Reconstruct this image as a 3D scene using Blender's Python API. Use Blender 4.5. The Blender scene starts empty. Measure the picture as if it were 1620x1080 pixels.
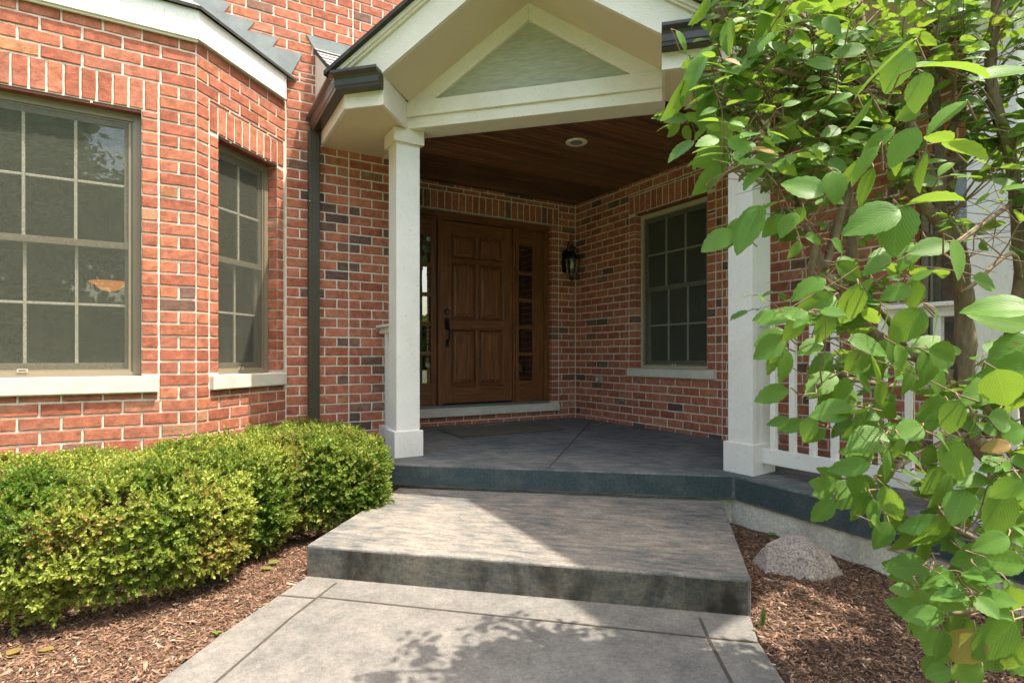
import bpy, bmesh, math, random
import numpy as np
from mathutils import Vector, noise as mnoise
random.seed(7); rng = np.random.default_rng(7)
sc = bpy.context.scene
COL = sc.collection
rad = math.radians
# ------------------------------------------------------------------ camera
# metres; x runs along the door wall, y into the house, z up from the walk
HEAD = 59.64
CAMZ = 1.08
FPX, CXP, HYP = 887.6, 810.0, 564.0
cd = bpy.data.cameras.new('camera'); cam = bpy.data.objects.new('camera', cd); COL.objects.link(cam)
cam.location = (0, 0, CAMZ); cam.rotation_euler = (rad(90), 0, rad(HEAD - 90))
cd.sensor_width = 36; cd.lens = FPX / 1620 * 36; cd.shift_y = (HYP - 540) / 1620
cd.clip_start = 0.05; cd.clip_end = 500
sc.camera = cam
# ------------------------------------------------------------------ light
SUN = Vector((.443, -.537, 1.818)).normalized()
w = bpy.data.worlds.new('World'); sc.world = w; w.use_nodes = True
nt = w.node_tree; nt.nodes.clear()
sky = nt.nodes.new('ShaderNodeTexSky'); sky.sky_type = 'NISHITA'; sky.sun_disc = False
sky.sun_elevation = math.asin(SUN.z); sky.sun_rotation = math.atan2(SUN.x, SUN.y)
sky.air_density = 1.3; sky.dust_density = 3.0; sky.ozone_density = 0.6
bg = nt.nodes.new('ShaderNodeBackground'); bg.inputs[1].default_value = 0.15
wo = nt.nodes.new('ShaderNodeOutputWorld')
wbm = nt.nodes.new('ShaderNodeMix'); wbm.data_type = 'RGBA'; wbm.blend_type = 'MULTIPLY'; wbm.inputs[0].default_value = 1; wbm.inputs[7].default_value = (1.0, .935, .83, 1)   # camera white balance
nt.links.new(sky.outputs[0], wbm.inputs[6]); nt.links.new(wbm.outputs[2], bg.inputs[0]); nt.links.new(bg.outputs[0], wo.inputs[0])
sl = bpy.data.lights.new('sun', 'SUN'); sl.energy = 2.05; sl.angle = rad(0.53); sl.color = (1, .92, .82)
so = bpy.data.objects.new('sun', sl); COL.objects.link(so)
so.rotation_euler = SUN.to_track_quat('Z', 'Y').to_euler(); so.location = (3, -3, 8)
sc.view_settings.view_transform = 'Standard'; sc.view_settings.look = 'None'
sc.view_settings.exposure = 2.24; sc.view_settings.gamma = 1
sc.render.engine = 'CYCLES'
sc.cycles.max_bounces = 10; sc.cycles.diffuse_bounces = 5; sc.cycles.glossy_bounces = 4
sc.cycles.transparent_max_bounces = 24; sc.cycles.transmission_bounces = 6

# ------------------------------------------------------------------ measuring helpers (pixel -> point on a plane)
_h = rad(HEAD)
_F = Vector((math.cos(_h), math.sin(_h), 0)); _R = Vector((math.sin(_h), -math.cos(_h), 0))
_C = Vector((0, 0, CAMZ))
def ray(x, y): return _F + _R * ((x - CXP) / FPX) + Vector((0, 0, (HYP - y) / FPX))
def onp(x, y, n, d):
    n = Vector(n); r = ray(x, y); return _C + r * ((d - n.dot(_C)) / n.dot(r))
def onY(x, y, v): return onp(x, y, (0, 1, 0), v)
def onX(x, y, v): return onp(x, y, (1, 0, 0), v)
def onZ(x, y, v): return onp(x, y, (0, 0, 1), v)
def onG(x, y, v): return onp(x, y, (1, 1, 0), v)
def atZ(x, y, Z): return _C + ray(x, y) * Z

# ------------------------------------------------------------------ object helpers
def tagp(o, label=None, cat=None, group=None, kind=None):
    if label: o['label'] = label
    if cat: o['category'] = cat
    if group: o['group'] = group
    if kind: o['kind'] = kind
    return o
def empty(name, loc, label=None, cat=None, group=None):
    o = bpy.data.objects.new(name, None); COL.objects.link(o); o.location = loc
    bpy.context.view_layer.update()
    return tagp(o, label, cat, group)
class MB:
    def __init__(s): s.v = []; s.f = []; s.m = []; s.c = []; s.uv = None
    def poly(s, pts, m=0, c=None):
        b = len(s.v); s.v += [tuple(p) for p in pts]; s.f.append(tuple(range(b, b + len(pts)))); s.m.append(m); s.c.append(c or (0, 0, 0, 1))
    def box(s, lo, hi, m=0, c=None):
        s.obox(((lo[0]+hi[0])/2, (lo[1]+hi[1])/2, (lo[2]+hi[2])/2), ((hi[0]-lo[0])/2, 0, 0), (0, (hi[1]-lo[1])/2, 0), (0, 0, (hi[2]-lo[2])/2), m, c)
    def obox(s, ctr, a, b, c3, m=0, c=None):
        ctr, a, b, c3 = Vector(ctr), Vector(a), Vector(b), Vector(c3)
        if a.cross(b).dot(c3) < 0: a = -a
        k = len(s.v)
        for dz in (-1, 1):
            for dx, dy in ((-1, -1), (1, -1), (1, 1), (-1, 1)):
                s.v.append(tuple(ctr + a*dx + b*dy + c3*dz))
        for q in ((0, 3, 2, 1), (4, 5, 6, 7), (0, 1, 5, 4), (1, 2, 6, 5), (2, 3, 7, 6), (3, 0, 4, 7)):
            s.f.append(tuple(k+i for i in q)); s.m.append(m); s.c.append(c or (0, 0, 0, 1))
    def prism(s, poly, z0, z1, m=0):
        a = sum(poly[i][0]*poly[(i+1) % len(poly)][1] - poly[(i+1) % len(poly)][0]*poly[i][1] for i in range(len(poly)))
        if a < 0: poly = poly[::-1]
        n = len(poly)
        s.poly([(p[0], p[1], z1) for p in poly], m); s.poly([(p[0], p[1], z0) for p in poly[::-1]], m)
        for i in range(n):
            p, q = poly[i], poly[(i+1) % n]
            s.poly([(p[0], p[1], z0), (q[0], q[1], z0), (q[0], q[1], z1), (p[0], p[1], z1)], m)
    def slab(s, pts, off, m=0):
        off = Vector(off); pts = [Vector(p) for p in pts]; n = len(pts)
        s.poly(pts, m); s.poly([p + off for p in pts[::-1]], m)
        for i in range(n):
            a, b = pts[i], pts[(i+1) % n]
            s.poly([a, a + off, b + off, b], m)
    def tube(s, pts, rs, n=8, m=0, cap=True):
        pts = [Vector(p) for p in pts]; rings = []
        up = Vector((0.13, 0.21, 1)).normalized()
        for i, p in enumerate(pts):
            t = (pts[min(i+1, len(pts)-1)] - pts[max(i-1, 0)]).normalized()
            a = t.cross(up)
            if a.length < .05: a = t.cross(Vector((1, 0, 0)))
            a.normalize(); b = t.cross(a).normalized(); up = -b if False else up
            r = rs[i] if hasattr(rs, '__len__') else rs
            k = len(s.v); rings.append(k)
            for j in range(n):
                an = 2*math.pi*j/n; s.v.append(tuple(p + a*math.cos(an)*r + b*math.sin(an)*r))
        for i in range(len(pts)-1):
            for j in range(n):
                s.f.append((rings[i]+j, rings[i]+(j+1) % n, rings[i+1]+(j+1) % n, rings[i+1]+j)); s.m.append(m); s.c.append((0, 0, 0, 1))
        if cap:
            s.f.append(tuple(rings[0]+j for j in range(n))[::-1]); s.m.append(m); s.c.append((0, 0, 0, 1))
            s.f.append(tuple(rings[-1]+j for j in range(n))); s.m.append(m); s.c.append((0, 0, 0, 1))
    def lathe(s, ctr, prof, n=20, m=0):
        ctr = Vector(ctr); k0 = len(s.v)
        for r, z in prof:
            for j in range(n):
                an = 2*math.pi*j/n; s.v.append((ctr.x + r*math.cos(an), ctr.y + r*math.sin(an), ctr.z + z))
        for i in range(len(prof)-1):
            for j in range(n):
                s.f.append((k0+i*n+j, k0+i*n+(j+1) % n, k0+(i+1)*n+(j+1) % n, k0+(i+1)*n+j)); s.m.append(m); s.c.append((0, 0, 0, 1))
    def build(s, name, mats, parent=None, bevel=0, smooth=False, color=False, seg=2, split=False):
        if split:                                   # one object for each separate piece
            up = list(range(len(s.v)))
            def fd(i):
                while up[i] != i: up[i] = up[up[i]]; i = up[i]
                return i
            for f in s.f:
                for j in f[1:]: up[fd(j)] = fd(f[0])
            gr = {}
            for k, f in enumerate(s.f): gr.setdefault(fd(f[0]), []).append(k)
            out = []
            for ks in gr.values():
                b_ = MB(); mp = {}
                for k in ks:
                    q = []
                    for j in s.f[k]:
                        if j not in mp: mp[j] = len(b_.v); b_.v.append(s.v[j])
                        q.append(mp[j])
                    b_.f.append(tuple(q)); b_.m.append(s.m[k]); b_.c.append(s.c[k])
                out.append(b_.build(name, mats, parent, bevel, smooth, color, seg))
            return out
        me = bpy.data.meshes.new(name)
        me.from_pydata(s.v, [], s.f)
        for mt in (mats if isinstance(mats, (list, tuple)) else [mats]): me.materials.append(mt)
        me.polygons.foreach_set('material_index', s.m)
        if color:
            at = me.attributes.new('bc', 'FLOAT_COLOR', 'FACE')
            at.data.foreach_set('color', np.array(s.c, dtype=np.float32).ravel())
        if smooth: me.polygons.foreach_set('use_smooth', [True]*len(s.f))
        me.update()
        o = bpy.data.objects.new(name, me); COL.objects.link(o)
        if bevel:
            bm = bmesh.new(); bm.from_mesh(me)
            bmesh.ops.remove_doubles(bm, verts=bm.verts, dist=1e-5)
            bmesh.ops.recalc_face_normals(bm, faces=bm.faces)
            es = [e for e in bm.edges if len(e.link_faces) == 2 and e.calc_face_angle(0) > rad(20)]
            bmesh.ops.bevel(bm, geom=es, offset=bevel, segments=seg, affect='EDGES', profile=.6, clamp_overlap=True)
            bm.to_mesh(me); bm.free()
        if parent:
            o.parent = parent
            bpy.context.view_layer.update()
            o.matrix_parent_inverse = parent.matrix_world.inverted()
        return o

# ------------------------------------------------------------------ materials
def mat(name):
    m = bpy.data.materials.new(name); m.use_nodes = True
    b = m.node_tree.nodes['Principled BSDF']; return m, m.node_tree.nodes, m.node_tree.links, b
def N(ns, t, **k):
    n = ns.new(t)
    for a, v in k.items(): setattr(n, a, v)
    return n
def noise(ns, ls, scale, detail=4, rough=.6, vec=None, stretch=None, coord='Object', dist=0):
    tc = N(ns, 'ShaderNodeTexCoord'); out = tc.outputs[coord] if vec is None else vec
    if stretch:
        if len(stretch) > 3:
            m0 = N(ns, 'ShaderNodeMapping'); m0.inputs['Rotation'].default_value = (0, 0, rad(stretch[3])); ls.new(out, m0.inputs[0]); out = m0.outputs[0]
        mp = N(ns, 'ShaderNodeMapping'); mp.inputs['Scale'].default_value = stretch[:3]
        ls.new(out, mp.inputs[0]); out = mp.outputs[0]
    t = N(ns, 'ShaderNodeTexNoise'); t.inputs['Scale'].default_value = scale; t.inputs['Detail'].default_value = detail
    t.inputs['Roughness'].default_value = rough; t.inputs['Distortion'].default_value = dist
    ls.new(out, t.inputs['Vector']); return t.outputs['Fac']
def ramp(ns, ls, fac, stops):
    r = N(ns, 'ShaderNodeValToRGB'); el = r.color_ramp.elements
    while len(el) < len(stops): el.new(.5)
    for e, (p, c) in zip(el, stops):
        e.position = p; e.color = (c[0], c[1], c[2], 1) if hasattr(c, '__len__') else (c, c, c, 1)
    ls.new(fac, r.inputs[0]); return r.outputs['Color']
def mix(ns, ls, a, b, fac, mode='MIX'):
    n = N(ns, 'ShaderNodeMix', data_type='RGBA', blend_type=mode)
    for sock, v in ((n.inputs[6], a), (n.inputs[7], b), (n.inputs[0], fac)):
        if hasattr(v, 'is_linked') or isinstance(v, bpy.types.NodeSocket): ls.new(v, sock)
        elif hasattr(v, '__len__'): sock.default_value = (v[0], v[1], v[2], 1)
        else: sock.default_value = v
    return n.outputs[2]
def bump(ns, ls, b, h, strength=.3, dist=.01, prev=None):
    n = N(ns, 'ShaderNodeBump'); n.inputs['Strength'].default_value = strength; n.inputs['Distance'].default_value = dist
    ls.new(h, n.inputs['Height'])
    if prev: ls.new(prev, n.inputs['Normal'])
    ls.new(n.outputs[0], b.inputs['Normal']); return n.outputs[0]
def simple(name, col, rough=.6, var=.12, nscale=6, bs=.15, bscale=60, metal=0, spec=.5, bdist=.002, stretch=None):
    m, ns, ls, b = mat(name)
    n = noise(ns, ls, nscale, 5, stretch=stretch)
    c = ramp(ns, ls, n, [(.3, tuple(x*(1-var) for x in col)), (.7, tuple(min(1, x*(1+var)) for x in col))])
    ls.new(c, b.inputs['Base Color']); b.inputs['Roughness'].default_value = rough
    b.inputs['Metallic'].default_value = metal; b.inputs['Specular IOR Level'].default_value = spec
    if bs: bump(ns, ls, b, noise(ns, ls, bscale, 4, stretch=stretch), bs, bdist)
    return m
M = {}
# brick: colour of each brick is a face attribute, with grain and soot on top
m, ns, ls, b = mat('brick'); M['brick'] = m
at = N(ns, 'ShaderNodeAttribute', attribute_name='bc')
n1 = noise(ns, ls, 22, 6, .65); n2 = noise(ns, ls, 130, 4, .7); n3 = noise(ns, ls, 5, 3, .5, stretch=(1, 1, 3))
c = mix(ns, ls, at.outputs['Color'], ramp(ns, ls, n1, [(.3, .62), (.72, 1.25)]), 1, 'MULTIPLY')
c = mix(ns, ls, c, ramp(ns, ls, n2, [(.32, .7), (.5, 1.0), (.75, 1.18)]), .8, 'MULTIPLY')
c = mix(ns, ls, c, (.50, .36, .26), ramp(ns, ls, n3, [(.58, 0), (.78, .22)]))
c = mix(ns, ls, c, (.62, .50, .38), ramp(ns, ls, noise(ns, ls, 60, 7, .8), [(.62, 0), (.72, .32)]))
ls.new(c, b.inputs['Base Color']); b.inputs['Roughness'].default_value = .88; b.inputs['Specular IOR Level'].default_value = .25
p = bump(ns, ls, b, noise(ns, ls, 45, 6, .7, stretch=(1, 1, 1.6)), .55, .006); bump(ns, ls, b, n2, .35, .002, p)
m, ns, ls, b = mat('mortar'); M['mortar'] = m
n1 = noise(ns, ls, 30, 6); n2 = noise(ns, ls, 240, 3, .8)
c = ramp(ns, ls, n1, [(.3, (.62, .55, .44)), (.7, (.78, .72, .62))]); c = mix(ns, ls, c, ramp(ns, ls, n2, [(.3, .75), (.7, 1.1)]), .8, 'MULTIPLY')
ls.new(c, b.inputs['Base Color']); b.inputs['Roughness'].default_value = .95; b.inputs['Specular IOR Level'].default_value = .1
bump(ns, ls, b, n2, .6, .003)
# painted wood trim: faint raised grain
m, ns, ls, b = mat('cream_paint'); M['cream'] = m
n1 = noise(ns, ls, 3, 5); n2 = noise(ns, ls, 14, 5, .6, stretch=(1.5, 1.5, 9), dist=1.2); sp = noise(ns, ls, 90, 2, .5)
c = ramp(ns, ls, n1, [(.3, (.66, .61, .49)), (.7, (.74, .69, .58))])
c = mix(ns, ls, c, (.30, .25, .17), ramp(ns, ls, sp, [(.665, 0), (.71, .55)]))
ls.new(c, b.inputs['Base Color']); b.inputs['Roughness'].default_value = .55
p = bump(ns, ls, b, n2, .7, .005); bump(ns, ls, b, noise(ns, ls, 70, 4), .3, .003, p)
m, ns, ls, b = mat('white_paint'); M['white'] = m
n1 = noise(ns, ls, 3, 5); n2 = noise(ns, ls, 60, 5, .6, stretch=(1, 1, .35)); sp = noise(ns, ls, 60, 2, .5)
c = ramp(ns, ls, n1, [(.3, (.70, .67, .61)), (.7, (.79, .765, .71))])
c = mix(ns, ls, c, (.35, .31, .24), ramp(ns, ls, sp, [(.675, 0), (.72, .5)]))
ls.new(c, b.inputs['Base Color']); b.inputs['Roughness'].default_value = .5
bump(ns, ls, b, n2, .75, .006)
M['soffit'] = simple('soffit_paint', (.62, .52, .36), .7, .05, 2, .1, 120)
M['panel'] = simple('sage_panel', (.37, .37, .27), .65, .16, 9, .8, 12, bdist=.008, stretch=(1.0, 1.0, 6))
M['bronze'] = simple('bronze_metal', (.050, .045, .036), .30, .25, 5, .05, 30, metal=.35)
M['bronze_flat'] = simple('bronze_aluminium', (.060, .052, .036), .42, .15, 5, .05, 30, metal=.2)
M['flash'] = simple('lead_flashing', (.17, .19, .175), .42, .2, 8, .25, 12, metal=.35, bdist=.006)
M['shingle_edge'] = simple('shingle', (.035, .034, .03), .9, .4, 20, .6, 60, bdist=.006)
M['black'] = simple('black_iron', (.012, .012, .011), .42, .3, 10, .1, 60, metal=.3)
M['stone'] = simple('limestone', (.60, .56, .47), .8, .12, 8, .35, 90)
M['vinyl'] = simple('taupe_frame', (.22, .185, .125), .45, .06, 5, .04, 80)
M['tan'] = simple('tan_frame', (.46, .41, .27), .5, .06, 5, .04, 80)
M['muntin'] = simple('pale_muntin', (.54, .50, .38), .45, .05, 5, .03, 80)
M['lintel'] = simple('red_lintel_paint', (.18, .05, .03), .6, .3, 10, .2, 50)
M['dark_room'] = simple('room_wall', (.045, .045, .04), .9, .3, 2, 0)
M['blind'] = simple('blind_slats', (.52, .50, .40), .6, .04, 5, 0)
M['grey_box'] = simple('grey_outlet', (.30, .28, .23), .5, .1, 5, .05)
M['trimwhite'] = simple('light_trim', (.72, .66, .50), .45, .04, 5, 0)
M['greydisc'] = simple('grey_lens', (.20, .19, .17), .4, .1, 5, 0)
M['brass'] = simple('brass', (.55, .40, .12), .3, .1, 5, 0, metal=1)
M['mat'] = simple('coir_mat', (.105, .095, .07), .95, .5, 170, .8, 300, bdist=.006)
M['lawn'] = simple('lawn', (.10, .17, .035), .9, .35, 3, .6, 40, bdist=.02)
M['asphalt'] = simple('asphalt', (.10, .10, .10), .9, .2, 30, .3, 150)
# concretes
def concrete(name, base, worn, lo, hi, wscale, stretch=(1, 1, 1), stain=(.05, .04, .025), stainamt=.0, bs=.4, rot=-45):
    m, ns, ls, b = mat(name)
    n0 = noise(ns, ls, wscale, 8, .68, stretch=tuple(stretch)+(rot,))
    n0b = noise(ns, ls, wscale*.35, 3, .5)
    mx = mix(ns, ls, n0, n0b, .30)
    f = noise(ns, ls, 230, 4, .8); g = noise(ns, ls, 55, 8, .75)
    c = mix(ns, ls, base, worn, ramp(ns, ls, mx, [(lo, 0), (hi, 1)]))
    c = mix(ns, ls, c, ramp(ns, ls, g, [(.3, .62), (.5, .98), (.7, 1.3)]), .9, 'MULTIPLY')
    c = mix(ns, ls, c, ramp(ns, ls, f, [(.3, .6), (.5, 1), (.72, 1.4)]), .9, 'MULTIPLY')
    if stainamt:
        s = noise(ns, ls, 4.5, 4, .6, stretch=(1, 1, .4))
        c = mix(ns, ls, c, stain, ramp(ns, ls, s, [(.5, 0), (.68, stainamt)]))
    ls.new(c, b.inputs['Base Color']); b.inputs['Roughness'].default_value = .8; b.inputs['Specular IOR Level'].default_value = .3
    p = bump(ns, ls, b, g, bs*.6, .006); bump(ns, ls, b, f, bs, .002, p)
    return m
M['slab'] = concrete('slate_stained_concrete', (.080, .093, .094), (.235, .222, .195), .42, .68, 6, (1, 3.5, 1), rot=45)
M['slabside'] = concrete('slate_stained_edge', (.045, .065, .068), (.10, .11, .10), .46, .72, 7, (1, 1, 1))
M['step'] = concrete('worn_step_top', (.068, .082, .084), (.285, .245, .200), .36, .62, 7.0, (1, 3.5, 1), rot=45)
M['stepside'] = concrete('stained_step_side', (.058, .066, .064), (.170, .148, .108), .38, .60, 8, (1, 1, 2.5), stain=(.022, .018, .010), stainamt=.9, bs=1.0)
M['walk'] = concrete('broomed_walk', (.105, .102, .092), (.228, .208, .178), .30, .70, 8, (1, 1, 1), bs=.5)
M['joint'] = simple('joint_dirt', (.06, .05, .035), .95, .3, 30, .3, 100)
M['found'] = concrete('foundation_concrete', (.66, .58, .44), (.76, .70, .57), .3, .7, 6, (1, 1, 1), stain=(.12, .1, .07), stainamt=.4)
# granite
m, ns, ls, b = mat('granite'); M['granite'] = m
v = N(ns, 'ShaderNodeTexVoronoi'); v.inputs['Scale'].default_value = 130; tc = N(ns, 'ShaderNodeTexCoord'); ls.new(tc.outputs['Object'], v.inputs['Vector'])
c = ramp(ns, ls, v.outputs['Color'], [(.1, (.13, .11, .095)), (.4, (.30, .25, .205)), (.6, (.38, .32, .265)), (.9, (.48, .42, .36))])
c = mix(ns, ls, c, ramp(ns, ls, noise(ns, ls, 6, 4), [(.3, .7), (.7, 1.15)]), 1, 'MULTIPLY')
ls.new(c, b.inputs['Base Color']); b.inputs['Roughness'].default_value = .8; bump(ns, ls, b, noise(ns, ls, 60, 6, .7), .6, .006)
# stained wood
def wood(name, a, bcol, stretch, scale=6, rough=.42):
    m, ns, ls, b = mat(name)
    n = noise(ns, ls, scale, 6, .6, stretch=stretch, dist=.4); f = noise(ns, ls, scale*6, 4, .7, stretch=stretch)
    c = ramp(ns, ls, n, [(.3, a), (.7, bcol)]); c = mix(ns, ls, c, ramp(ns, ls, f, [(.35, .6), (.6, 1.1)]), .8, 'MULTIPLY')
    at = N(ns, 'ShaderNodeAttribute', attribute_name='bc')
    ls.new(c, b.inputs['Base Color']); b.inputs['Roughness'].default_value = rough
    bump(ns, ls, b, f, .2, .002); return m
def woodc(*a):
    m = wood(*a); ns, ls = m.node_tree.nodes, m.node_tree.links; b = ns['Principled BSDF']
    src = b.inputs['Base Color'].links[0].from_socket; at = [n for n in ns if n.type == 'ATTRIBUTE'][0]
    ls.new(mix(ns, ls, src, at.outputs['Color'], 1, 'MULTIPLY'), b.inputs['Base Color']); return m
M['wood_v'] = wood('door_wood', (.085, .028, .009), (.31, .118, .040), (9, 9, .45))
M['wood_h'] = wood('door_wood_cross', (.085, .028, .009), (.28, .108, .037), (.5, .5, 9))
M['ceil'] = woodc('ceiling_wood', (.06, .024, .012), (.26, .125, .070), (.35, 7, 7), 5, .38)
# shingles
m, ns, ls, b = mat('grey_shingle'); M['shingle'] = m
n1 = noise(ns, ls, 200, 3, .8); n2 = noise(ns, ls, 3, 3)
c = ramp(ns, ls, n1, [(.3, (.13, .12, .12)), (.7, (.42, .40, .39))]); c = mix(ns, ls, c, ramp(ns, ls, n2, [(.3, .7), (.7, 1.1)]), 1, 'MULTIPLY')
ls.new(c, b.inputs['Base Color']); b.inputs['Roughness'].default_value = .9
# glass: clear pane with a fresnel reflection
def glass(name, tint, wav=.02, ior=2.25):
    m, ns, ls, b = mat(name); ns.remove(b)
    out = ns['Material Output']
    tr = N(ns, 'ShaderNodeBsdfTransparent'); tr.inputs[0].default_value = tint + (1,)
    gl = N(ns, 'ShaderNodeBsdfGlossy'); gl.inputs['Roughness'].default_value = .01
    fr = N(ns, 'ShaderNodeFresnel'); fr.inputs['IOR'].default_value = ior
    bp = N(ns, 'ShaderNodeBump'); bp.inputs['Strength'].default_value = wav; bp.inputs['Distance'].default_value = .01
    ls.new(noise(ns, ls, 2.5, 2), bp.inputs['Height']); ls.new(bp.outputs[0], gl.inputs['Normal'])
    mx = N(ns, 'ShaderNodeMixShader'); ls.new(fr.outputs[0], mx.inputs[0]); ls.new(tr.outputs[0], mx.inputs[1]); ls.new(gl.outputs[0], mx.inputs[2])
    ls.new(mx.outputs[0], out.inputs[0]); return m
M['glass'] = glass('window_glass', (.62, .66, .60))
M['doorglass'] = glass('sidelight_glass', (.6, .62, .58), ior=3.2)
M['lampglass'] = glass('lamp_glass', (.9, .9, .88), ior=1.5)
m, ns, ls, b = mat('insect_screen'); M['screen'] = m
tr = N(ns, 'ShaderNodeBsdfTransparent'); df = N(ns, 'ShaderNodeBsdfDiffuse'); df.inputs[0].default_value = (.15, .155, .12, 1)
mx = N(ns, 'ShaderNodeMixShader')
n1 = noise(ns, ls, 420, 3, .75, stretch=(1, 1, .2)); n2 = noise(ns, ls, 420, 3, .75, stretch=(.2, .2, 1))
ad = N(ns, 'ShaderNodeMath', operation='ADD'); ls.new(n1, ad.inputs[0]); ls.new(n2, ad.inputs[1])
mr = N(ns, 'ShaderNodeMapRange'); mr.inputs[1].default_value = .78; mr.inputs[2].default_value = 1.22; mr.inputs[3].default_value = .05; mr.inputs[4].default_value = .44
ls.new(ad.outputs[0], mr.inputs[0]); ls.new(mr.outputs[0], mx.inputs[0]); ls.new(tr.outputs[0], mx.inputs[1]); ls.new(df.outputs[0], mx.inputs[2])
ls.new(mx.outputs[0], ns['Material Output'].inputs[0])
# alabaster lamp bowl, lit
m, ns, ls, b = mat('lit_bowl'); M['bowl'] = m
b.inputs['Base Color'].default_value = (.6, .3, .12, 1); b.inputs['Emission Color'].default_value = (1, .30, .07, 1); b.inputs['Emission Strength'].default_value = .55
m, ns, ls, b = mat('bulb_glass'); M['bulb'] = m
b.inputs['Base Color'].default_value = (.85, .82, .72, 1); b.inputs['Roughness'].default_value = .15
# leaves
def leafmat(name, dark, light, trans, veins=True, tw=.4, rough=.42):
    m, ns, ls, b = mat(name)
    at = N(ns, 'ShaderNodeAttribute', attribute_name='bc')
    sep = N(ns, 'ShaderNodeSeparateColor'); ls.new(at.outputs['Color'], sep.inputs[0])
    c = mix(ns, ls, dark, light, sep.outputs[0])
    c = mix(ns, ls, c, ramp(ns, ls, noise(ns, ls, 25, 4), [(.3, .78), (.7, 1.15)]), .8, 'MULTIPLY')
    c = mix(ns, ls, c, (.30, .15, .06), sep.outputs[1])
    if veins: c = mix(ns, ls, c, (.20, .12, .045), ramp(ns, ls, noise(ns, ls, 34, 3, .6), [(.69, 0), (.73, .8)]))
    if veins:
        uv = N(ns, 'ShaderNodeUVMap'); sx = N(ns, 'ShaderNodeSeparateXYZ'); ls.new(uv.outputs[0], sx.inputs[0])
        ab = N(ns, 'ShaderNodeMath', operation='ABSOLUTE'); ls.new(sx.outputs[0], ab.inputs[0])
        m1 = N(ns, 'ShaderNodeMath', operation='MULTIPLY_ADD'); ls.new(ab.outputs[0], m1.inputs[0]); m1.inputs[1].default_value = -.75; ls.new(sx.outputs[1], m1.inputs[2])
        m2 = N(ns, 'ShaderNodeMath', operation='MULTIPLY'); ls.new(m1.outputs[0], m2.inputs[0]); m2.inputs[1].default_value = 9
        pp = N(ns, 'ShaderNodeMath', operation='PINGPONG'); ls.new(m2.outputs[0], pp.inputs[0]); pp.inputs[1].default_value = .5
        mid = N(ns, 'ShaderNodeMath', operation='MULTIPLY'); ls.new(ab.outputs[0], mid.inputs[0]); mid.inputs[1].default_value = 6
        mn = N(ns, 'ShaderNodeMath', operation='MINIMUM'); ls.new(pp.outputs[0], mn.inputs[0]); ls.new(mid.outputs[0], mn.inputs[1])
        vf = ramp(ns, ls, mn.outputs[0], [(.02, 1), (.13, 0)])
        c = mix(ns, ls, c, tuple(min(1, x*1.5+.03) for x in light), mix(ns, ls, (0, 0, 0), vf, .62))
        bp = N(ns, 'ShaderNodeBump'); bp.inputs['Strength'].default_value = .35; bp.inputs['Distance'].default_value = .0012
        ls.new(mn.outputs[0], bp.inputs['Height']); ls.new(bp.outputs[0], b.inputs['Normal'])
    ls.new(c, b.inputs['Base Color']); b.inputs['Roughness'].default_value = rough; b.inputs['Specular IOR Level'].default_value = .2
    tl = N(ns, 'ShaderNodeBsdfTranslucent'); ls.new(mix(ns, ls, c, trans, .75), tl.inputs[0])
    mx = N(ns, 'ShaderNodeMixShader'); mx.inputs[0].default_value = tw
    ls.new(b.outputs[0], mx.inputs[1]); ls.new(tl.outputs[0], mx.inputs[2]); ls.new(mx.outputs[0], ns['Material Output'].inputs[0])
    return m
M['vleaf'] = leafmat('viburnum_leaf', (.045, .125, .018), (.12, .235, .040), (.34, .50, .045), tw=.37)
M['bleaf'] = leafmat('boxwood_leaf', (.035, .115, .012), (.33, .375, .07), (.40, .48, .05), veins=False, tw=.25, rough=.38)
M['tleaf'] = leafmat('tree_leaf', (.04, .09, .018), (.09, .16, .03), (.2, .35, .03), veins=False, tw=.3, rough=.5)
m, ns, ls, b = mat('bark'); M['bark'] = m
n1 = noise(ns, ls, 30, 6, .7, stretch=(1, 1, .25)); c = ramp(ns, ls, n1, [(.3, (.085, .058, .034)), (.55, (.19, .140, .085)), (.75, (.33, .27, .19))])
ls.new(c, b.inputs['Base Color']); b.inputs['Roughness'].default_value = .85; bump(ns, ls, b, n1, .7, .006)
M['twig'] = simple('twig_bark', (.22, .14, .085), .8, .3, 30, .3, 90)
# mulch
m, ns, ls, b = mat('mulch_bed'); M['mulch'] = m
n1 = noise(ns, ls, 60, 6, .75, stretch=(1, 1.7, 1), dist=1.5)
c = ramp(ns, ls, n1, [(.3, (.04, .022, .012)), (.55, (.115, .066, .038)), (.78, (.22, .14, .085))]); ls.new(c, b.inputs['Base Color']); b.inputs['Roughness'].default_value = .95
bump(ns, ls, b, n1, .9, .015)
m, ns, ls, b = mat('mulch_chip'); M['chip'] = m
at = N(ns, 'ShaderNodeAttribute', attribute_name='bc'); c = mix(ns, ls, at.outputs['Color'], ramp(ns, ls, noise(ns, ls, 120, 3), [(.3, .75), (.7, 1.2)]), 1, 'MULTIPLY')
ls.new(c, b.inputs['Base Color']); b.inputs['Roughness'].default_value = .9

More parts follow.
